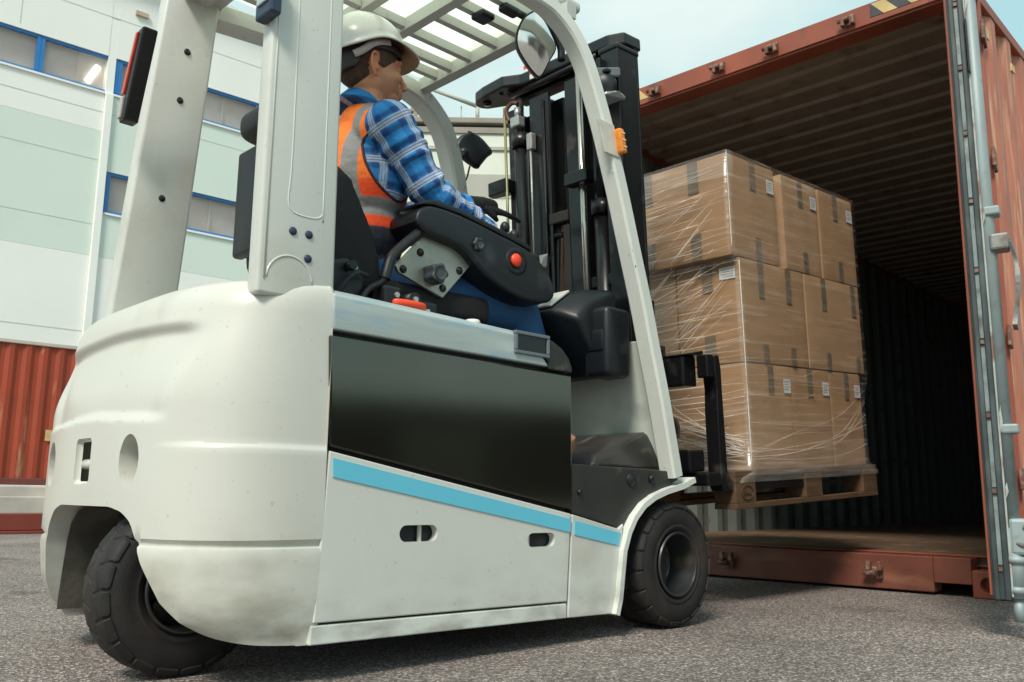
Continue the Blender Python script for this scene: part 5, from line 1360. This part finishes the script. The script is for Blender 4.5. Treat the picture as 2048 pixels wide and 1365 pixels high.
# one continuous body under the clothes
b = body_blob(0)
capsule(b, [(-.965, -.08, 1.52), (-.950, -.082, 1.60), (-.938, -.083, 1.68)], [.060, .053, .052])
b.ell(H((-.012, 0, .030)), (.098, .076, .092), rot=HR); b.ell(H((.030, 0, -.022)), (.066, .063, .080), rot=HR); b.ell(H((.012, 0, -.052)), (.070, .058, .042), rot=HR); b.ell(H((.052, 0, -.078)), (.040, .038, .026), rot=HR)
b.ell(H((.080, 0, -.090)), (.020, .022, .017), rot=HR)
b.tube([H((.092, 0, .018)), H((.110, 0, -.010)), H((.124, 0, -.028))], [.007, .0085, .0085], n=12); b.ell(H((.114, 0, -.033)), (.013, .015, .0080), rot=HR); b.ell(H((.094, 0, -.052)), (.014, .020, .016), rot=HR)
b.ell(H((.080, 0, .030)), (.018, .050, .011), rot=HR); b.ell(H((.100, 0, -.058)), (.010, .020, .006), rot=HR); b.ell(H((.098, 0, -.068)), (.010, .018, .007), rot=HR)
for s_ in (-1, 1):
    b.ell(H((.055, .040 * s_, -.022)), (.030, .024, .026), rot=HR); b.ell(H((.078, .032 * s_, .008)), (.011, .014, .010), rot=HR)
    # ear: rim, lobe and bowl
    cp = [(.004, .076, .022), (.000, .083, .034), (-.012, .087, .036), (-.021, .088, .024), (-.021, .087, .006), (-.014, .084, -.012), (-.006, .079, -.026), (.002, .075, -.024)]
    capsule(b, [H(Vector((x, y * s_, z * 1.1)) + EO) for x, y, z in smooth_path(cp, 2)], [.0052] * 15, n=8)
    b.ell(H((-.024, .076 * s_, -.016)), (.014, .007, .027), rot=HR); b.ell(H((-.010, .076 * s_, -.024)), (.006, .006, .010), rot=HR)
capsule(b, [Rsh, Rel, Rwr], [.055, .042, .028]); capsule(b, [Lsh, Lel, Lwr], [.055, .042, .028])
capsule(b, [Rwr, Rwr + Vector((.06, .0, -.015))], [.027, .020]); capsule(b, [Lwr, Lwr + Vector((.08, -.01, .02))], [.027, .022])
for y, ky in ((-.19, -.215), (.03, .055)):
    capsule(b, [(-.93, y, 1.0), (-.42, ky, 1.02), (-.26, ky, .64)], [.082, .060, .045]); capsule(b, [(-.26, ky, .62), (-.12, ky, .57)], [.045, .035])
mb_ = remeshed(b, .0034, 3, .5)
def skin_col(co):
    inv = np.array(HM.inverted()); l = np.c_[co, np.ones(len(co))] @ inv.T; x, y, z = l[:, 0], l[:, 1], l[:, 2]
    base = np.array([.66, .31, .17]); out = np.tile(base, (len(co), 1))
    def blend(m, c):
        nonlocal out
        m = np.clip(m, 0, 1)[:, None]; out = out * (1 - m) + np.array(c) * m
    head = (z > -.13) & (z < .2)
    blend(.45 * head * np.clip((-.028 - z + .25 * np.clip(x - .02, 0, 1) * 0) / .02, 0, 1) * np.clip((x + .005) / .02, 0, 1) * np.clip((z + .12) / .02, 0, 1), [.24, .12, .075])
    blend(.55 * head * np.clip((np.abs(y) - .070) / .010, 0, 1), [.60, .19, .10])
    blend(.7 * head * np.exp(-((z + .063) / .008) ** 2) * np.clip((x - .092) / .006, 0, 1), [.48, .13, .10])
    blend(.35 * head * np.exp(-((z - .012) / .012) ** 2) * np.exp(-((np.abs(y) - .032) / .016) ** 2) * (x > .05), [.26, .11, .07])
    blend(.35 * np.clip((-.07 - x) / .03, 0, 1) * (z > -.10) * (z < .02), [.30, .14, .08])
    return out
def tint(me, fn):
    n = len(me.vertices); co = np.empty(n * 3); me.vertices.foreach_get("co", co); co = co.reshape(n, 3)
    col = np.ones((n, 4)); col[:, :3] = fn(co)
    at = me.attributes.new("tint", 'FLOAT_COLOR', 'POINT'); at.data.foreach_set("color", col.ravel())
tint(mb_, skin_col)
put(mb_, "body", attr_mat("skin_tinted", .48, .25, 320, .12))
# hair
b = B(); b.ell(H((-.014, 0, .034)), (.099, .0785, .092), rot=HR); b.ell(H((-.045, 0, -.022)), (.056, .058, .046), rot=HR)
for s_ in (-1, 1): b.ell(H((.012, .068 * s_, .022)), (.020, .010, .032), rot=HR)
put(remeshed(b, .004, 3), "hair", hair_m)
b = B()
for s_ in (-1, 1): capsule(b, [H((.093, .014 * s_, .032)), H((.092, .030 * s_, .037)), H((.080, .048 * s_, .032))], [.004, .0045, .0025], n=8)
put(remeshed(b, .002, 1), "eyebrow", hair_m)
b = B()
for s_ in (-1, 1): b.ell(H((.0835, .032 * s_, .009)), (.0075, .011, .0055), rot=HR)
put(remeshed(b, .0018, 1), "eye", mat("eye_dark", (.10, .07, .06), .2))
# hard hat
def helmet():
    bm = bmesh.new(); na, nr = 72, 16; rx, ry, rz = .128, .112, .122; oz = .050
    outer, inner = [], []
    def rim(a):
        c = math.cos(a); side = 1 - abs(c)
        return -.012 + .020 * (c * .5 + .5) + .022 * math.exp(-((a_abs(a) - 1.45) / .55) ** 2)
    def a_abs(a): return abs((a + math.pi) % (2 * math.pi) - math.pi)
    for k in range(na):
        a = 2 * math.pi * k / na; zr_ = rim(a); col = []; ci = []
        ph0 = math.asin(max(-1, min(1, zr_ / rz)))
        for j in range(nr + 1):
            ph = math.pi / 2 + (ph0 - math.pi / 2) * j / nr
            rr = math.cos(ph)
            ridge = .004 * math.exp(-((abs(math.sin(a) * rr) - .30) / .06) ** 2) * (math.sin(ph) > .2) + .003 * math.exp(-(math.sin(a) * rr / .10) ** 2)
            p = Vector(((rx + ridge) * rr * math.cos(a), (ry + ridge) * rr * math.sin(a), rz * math.sin(ph) + oz + ridge))
            col.append(p)
        aa = a_abs(a); br = .038 * max(0, math.cos(aa * .95)) ** 1.2 if aa < 1.6 else 0
        br += .006
        e = col[-1]; d = Vector((math.cos(a), math.sin(a), 0))
        col.append(e + d * br * .5 + Vector((0, 0, -.006 - br * .20))); col.append(e + d * br + Vector((0, 0, -.010 - br * .50)))
        outer.append([bm.verts.new(p) for p in col])
        inner.append([bm.verts.new((p.x * .975, p.y * .975, p.z - .003)) for p in col])
    n = len(outer[0])
    for k in range(na):
        a, c = outer[k], outer[(k + 1) % na]; ai, ci = inner[k], inner[(k + 1) % na]
        for j in range(n - 1):
            f = bm.faces.new((a[j], a[j + 1], c[j + 1], c[j])); g = bm.faces.new((ai[j], ci[j], ci[j + 1], ai[j + 1])); g.material_index = 1
        bm.faces.new((a[-1], ai[-1], ci[-1], c[-1]))
    bmesh.ops.remove_doubles(bm, verts=bm.verts, dist=1e-5); bmesh.ops.recalc_face_normals(bm, faces=bm.faces)
    for f in bm.faces: f.smooth = True
    me = bpy.data.meshes.new("hard_hat"); bm.to_mesh(me); bm.free(); me.transform(HM @ Matrix.Translation((-.010, 0, 0)) @ Matrix.Rotation(R(-7), 4, 'Y')); return me
hh_ = put(helmet(), "hard_hat", [helmet_m, mat("helmet_inner", (.42, .26, .13), .6, var=.1, vscale=20)])
b = B()
b.tube([H((.100 * math.cos(a) - .004, .086 * math.sin(a), .046 + .008 * math.cos(a))) for a in [2 * math.pi * k / 40 for k in range(41)]], 1, prof=[(-.002, -.014), (.002, -.014), (.002, .014), (-.002, .014)], upv=(0, 0, 1))
b.hull([H((x, y, z)) for x, y, z in ((-.112, -.045, .05), (-.112, .045, .05), (-.060, -.084, .050), (-.060, .084, .05), (-.108, -.045, -.048), (-.108, .045, -.048), (-.072, -.078, -.030), (-.072, .078, -.030))], bev=.006)
me = bpy.data.meshes.new("h"); b.bm.to_mesh(me); b.bm.free(); put(me, "helmet_harness", harness)
b = B(); b.tube(smooth_path([H((.022, -.092, .058)), H((-.012, -.094, .050)), H((-.040, -.092, .034)), H((-.066, -.085, .010)), H((-.088, -.076, -.004))]), 1, prof=[(-.011, -.0015), (.011, -.0015), (.011, .0015), (-.011, .0015)], upv=HR @ Vector((0, -1, 0)))
me = bpy.data.meshes.new("h"); b.bm.to_mesh(me); b.bm.free(); put(me, "helmet_strap", strapgrey)

# clothes: colours stored per vertex
def tint(me, fn):
    n = len(me.vertices); co = np.empty(n * 3); me.vertices.foreach_get("co", co); co = co.reshape(n, 3)
    col = np.ones((n, 4)); col[:, :3] = fn(co)
    at = me.attributes.new("tint", 'FLOAT_COLOR', 'POINT'); at.data.foreach_set("color", col.ravel())
def chain_uv(co, P, rad):
    P = [np.array(p) for p in P]; best = np.full(len(co), 9e9); u = np.zeros(len(co)); v = np.zeros(len(co)); s0_ = 0
    for i in range(len(P) - 1):
        d = P[i + 1] - P[i]; L = np.linalg.norm(d); d = d / L
        t_ = (co - P[i]) @ d; tc_ = np.clip(t_, -.12 if i == 0 else 0, L + (.06 if i == len(P) - 2 else 0)); q = co - P[i] - np.outer(tc_, d); dist = np.linalg.norm(q, axis=1)
        a = np.cross(d, [0, 1, 0]); a /= np.linalg.norm(a); c = np.cross(d, a)
        ang = np.arctan2(q @ c, q @ a); m = dist < best
        u[m] = (ang * rad)[m]; v[m] = (s0_ + tc_)[m]; best[m] = dist[m]; s0_ += L
    return u, v, best
def plaid(u, v):
    base = np.array([.008, .125, .42]); light = np.array([.03, .28, .62]); navy = np.array([.008, .03, .11]); wh = np.array([.66, .74, .84])
    per = .098
    def bandw(x, c, w_): q = np.abs(((x / per - c + .5) % 1) - .5) * per; return np.clip((w_ - q) / .0022 + .5, 0, 1)
    col = np.tile(base, (len(u), 1))
    for x in (u, v):
        m = bandw(x, .5, .016)[:, None] * .42; col = col * (1 - m) + light * m
        m = bandw(x, .27, .008)[:, None] * .6; col = col * (1 - m) + navy * m
        m = bandw(x, .77, .006)[:, None] * .5; col = col * (1 - m) + navy * m
    for x in (u, v):
        m = bandw(x, 0.0, .0105)[:, None] * .62; col = col * (1 - m) + wh * m
        for o in (-.045, .045): m = bandw(x, o, .0016)[:, None] * .8; col = col * (1 - m) + navy * m
    return col
b = body_blob(.008)
def sleeve(b, a, e, wr, sg):
    P = smooth_path([a, a.lerp(e, .5) + Vector((-.006, 0, .006)), e, e.lerp(wr, .5) + Vector((0, 0, .004)), wr], 6)
    N = len(P); rs = []
    for i in range(N):
        f = i / (N - 1); r_ = .074 - .016 * sstep(0, .45, f) - .020 * sstep(.5, 1, f)
        r_ += .0035 * math.sin(f * 47) + .0025 * math.sin(f * 83 + 1) if f > .1 else 0
        rs.append(r_)
    b.tube(P, rs, n=24)
    b.ell(P[0], (rs[0],) * 3); 
    # folds thrown across the elbow and forearm
    rr = random.Random(5 if sg < 0 else 6)
    for k in range(20):
        i = int(N * rr.uniform(.12, .97)); p = P[min(i, N - 1)]; d = (P[min(i + 1, N - 1)] - P[max(i - 1, 0)]).normalized()
        n_ = d.cross(Vector((rr.uniform(-1, 1), rr.uniform(-1, 1), rr.uniform(-1, 1)))).normalized(); m_ = d.cross(n_)
        r_ = rs[min(i, N - 1)]; tw = rr.uniform(-.5, .5)
        arc_ = [p + (n_ * math.cos(t_) + m_ * math.sin(t_)) * (r_ - .003) + d * tw * t_ * .03 for t_ in [k2 * .22 for k2 in range(9)]]
        b.tube(arc_, [.002, .006, .009, .0105, .011, .0105, .009, .006, .002], n=8)
sleeve(b, Rsh, Rel, Rwr, -1); sleeve(b, Lsh, Lel, Lwr, 1)
b.tube([(-.985, -.08, 1.575), (-.965, -.08, 1.615)], [.078, .064], n=28); 
for a in range(16):
    t_ = a * math.pi * 2 / 16
me = remeshed(b, .0036, 2, .45)
def shirt_col(co):
    uR, vR, dR = chain_uv(co, [Rsh, Rel, Rwr], .062); uL, vL, dL = chain_uv(co, [Lsh, Lel, Lwr], .062)
    cR, cL = plaid(uR + .012, vR), plaid(uL, vL); cT = plaid(co[:, 1] + .3 * co[:, 0], co[:, 2])
    out = cT.copy(); m = (dR < .085) & (dR <= dL) ; out[m] = cR[m]; m2 = (dL < .085) & (dL < dR); out[m2] = cL[m2]; return out
tint(me, shirt_col)
put(me, "plaid_shirt", attr_mat("plaid_cotton", .9, .35, 120))
# dark binding round the armhole
def ah(sg):
    P = [(-.975, -.225, 1.545), (-1.022, -.235, 1.500), (-1.048, -.240, 1.43), (-1.042, -.248, 1.35), (-1.005, -.256, 1.29), (-.94, -.258, 1.262), (-.885, -.245, 1.30), (-.872, -.235, 1.40), (-.89, -.225, 1.49), (-.93, -.222, 1.54), (-.975, -.225, 1.545)]
    return [Vector((x, y if sg < 0 else -.16 - y, z)) for x, y, z in smooth_path(P, 5)]
# vest
b = body_blob(.019)
b.box(-1.0, -.92, -.2, .04, 1.47, 1.50)
me0 = remeshed(b, .0042, 3, .5)
def vest_col(co):
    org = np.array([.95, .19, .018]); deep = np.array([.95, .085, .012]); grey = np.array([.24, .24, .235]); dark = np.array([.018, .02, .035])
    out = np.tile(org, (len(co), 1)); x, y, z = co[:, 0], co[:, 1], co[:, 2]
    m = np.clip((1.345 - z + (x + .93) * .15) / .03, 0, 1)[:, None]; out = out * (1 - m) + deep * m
    def soft(d, w_): return np.clip((w_ - np.abs(d)) / .003 + .5, 0, 1)[:, None]
    for yc in (-.185, .025):
        m = soft(y - yc, .024) * (z > 1.20)[:, None]; out = out * (1 - m) + grey * m
    m = soft(z - 1.235, .026); out = out * (1 - m) + grey * m
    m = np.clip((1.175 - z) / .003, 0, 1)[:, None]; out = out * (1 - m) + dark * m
    # the shirt shows inside the armholes
    for sg in (-1, 1):
        Q = [(v.x, v.z) for v in ah(sg)]; ins_ = np.zeros(len(x), bool); j = len(Q) - 1
        for i in range(len(Q)):
            (xi, zi), (xj, zj) = Q[i], Q[j]
            if zi != zj: ins_ ^= ((zi > z) != (zj > z)) & (x < (xj - xi) * (z - zi) / (zj - zi) + xi)
            j = i
        m = ins_ & ((y < -.17) if sg < 0 else (y > .01)); out[m] = plaid(x[m] + .02, z[m] * 1.0)
    return out
tint(me0, vest_col)
from mathutils.bvhtree import BVHTree
vb = BVHTree.FromPolygons([v.co.copy() for v in me0.vertices], [tuple(q.vertices) for q in me0.polygons])
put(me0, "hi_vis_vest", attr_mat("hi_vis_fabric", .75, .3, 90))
b = B()
for sg in (-1, 1):
    pts_ = []
    for q in ah(sg):
        h_ = vb.ray_cast(Vector((q.x, sg * .45, q.z)), Vector((0, -sg, 0)))[0]
        if h_ is not None: pts_.append(h_)
    b.tube(pts_, .0042, n=10)
me = bpy.data.meshes.new("h"); b.bm.to_mesh(me); b.bm.free(); put(me, "vest_binding", trim_m)
b = B()
for y, ky in ((-.19, -.215), (.03, .055)):
    capsule(b, [(-.95, y, .99), (-.68, (y + ky) / 2, 1.015), (-.42, ky, 1.02), (-.33, ky, .84), (-.26, ky, .64)], [.105, .088, .075, .066, .060])
b.ell((-.955, -.08, 1.0), (.13, .185, .10))
put(remeshed(b, .006, 4), "jeans", jeans)
b = B()
for ky in (-.215, .055): capsule(b, [(-.265, ky, .56), (-.20, ky, .555), (-.12, ky, .545), (-.08, ky, .54)], [.048, .044, .040, .032])
put(remeshed(b, .005, 3), "work_boots", mat("boot_leather", (.03, .025, .022), .5, var=.2, vscale=20))
b = B(); hand(b, Rwr + Vector((.015, 0, -.012)), (1, .02, -.22), (0, .1, 1), 1, .95, .75); capsule(b, [Rwr + Vector((.005, 0, -.008)), Rwr + Vector((.05, 0, -.020))], [.028, .024]); put(remeshed(b, .0026, 2), "glove", glove_m)
b = B(); hand(b, Lwr + Vector((.03, 0, .012)), (1, -.10, .02), (-.05, -.55, 1), -1, 1.15, .14); capsule(b, [Lwr + Vector((-.03, 0, -.004)), Lwr + Vector((.06, -.005, .018)), Lwr + Vector((.10, -.01, .022))], [.040, .033, .028]); put(remeshed(b, .0026, 2), "glove", glove_m)

# unseen brown warehouse, added so the glossy side panel mirrors a dark band
WH = empty("unseen_warehouse", MF @ Matrix.Translation((18, -34, 0)) @ Matrix.Rotation(R(14), 4, 'Z'))
tag(WH, "unseen dark brown warehouse added behind the camera to be mirrored in the forklift's glossy side panel", "building")
dbr = mat("unseen_warehouse_brown", (.10, .085, .068), .7, var=.2, vscale=.3)
b = B(); b.box(-40, 40, -14, 0, 0, 4.6); b.build("unseen_warehouse_wall", dbr, WH)
b = B(); b.box(-40.5, 40.5, -14.5, .5, 4.602, 5.0, bev=.05); b.build("unseen_warehouse_roof", eave_m, WH)
for k in range(6):
    b = B(); b.box(-34 + k * 13, -29.5 + k * 13, .002, .12, .1, 3.6, bev=.02); b.build("unseen_warehouse_door", trk_grey, WH)
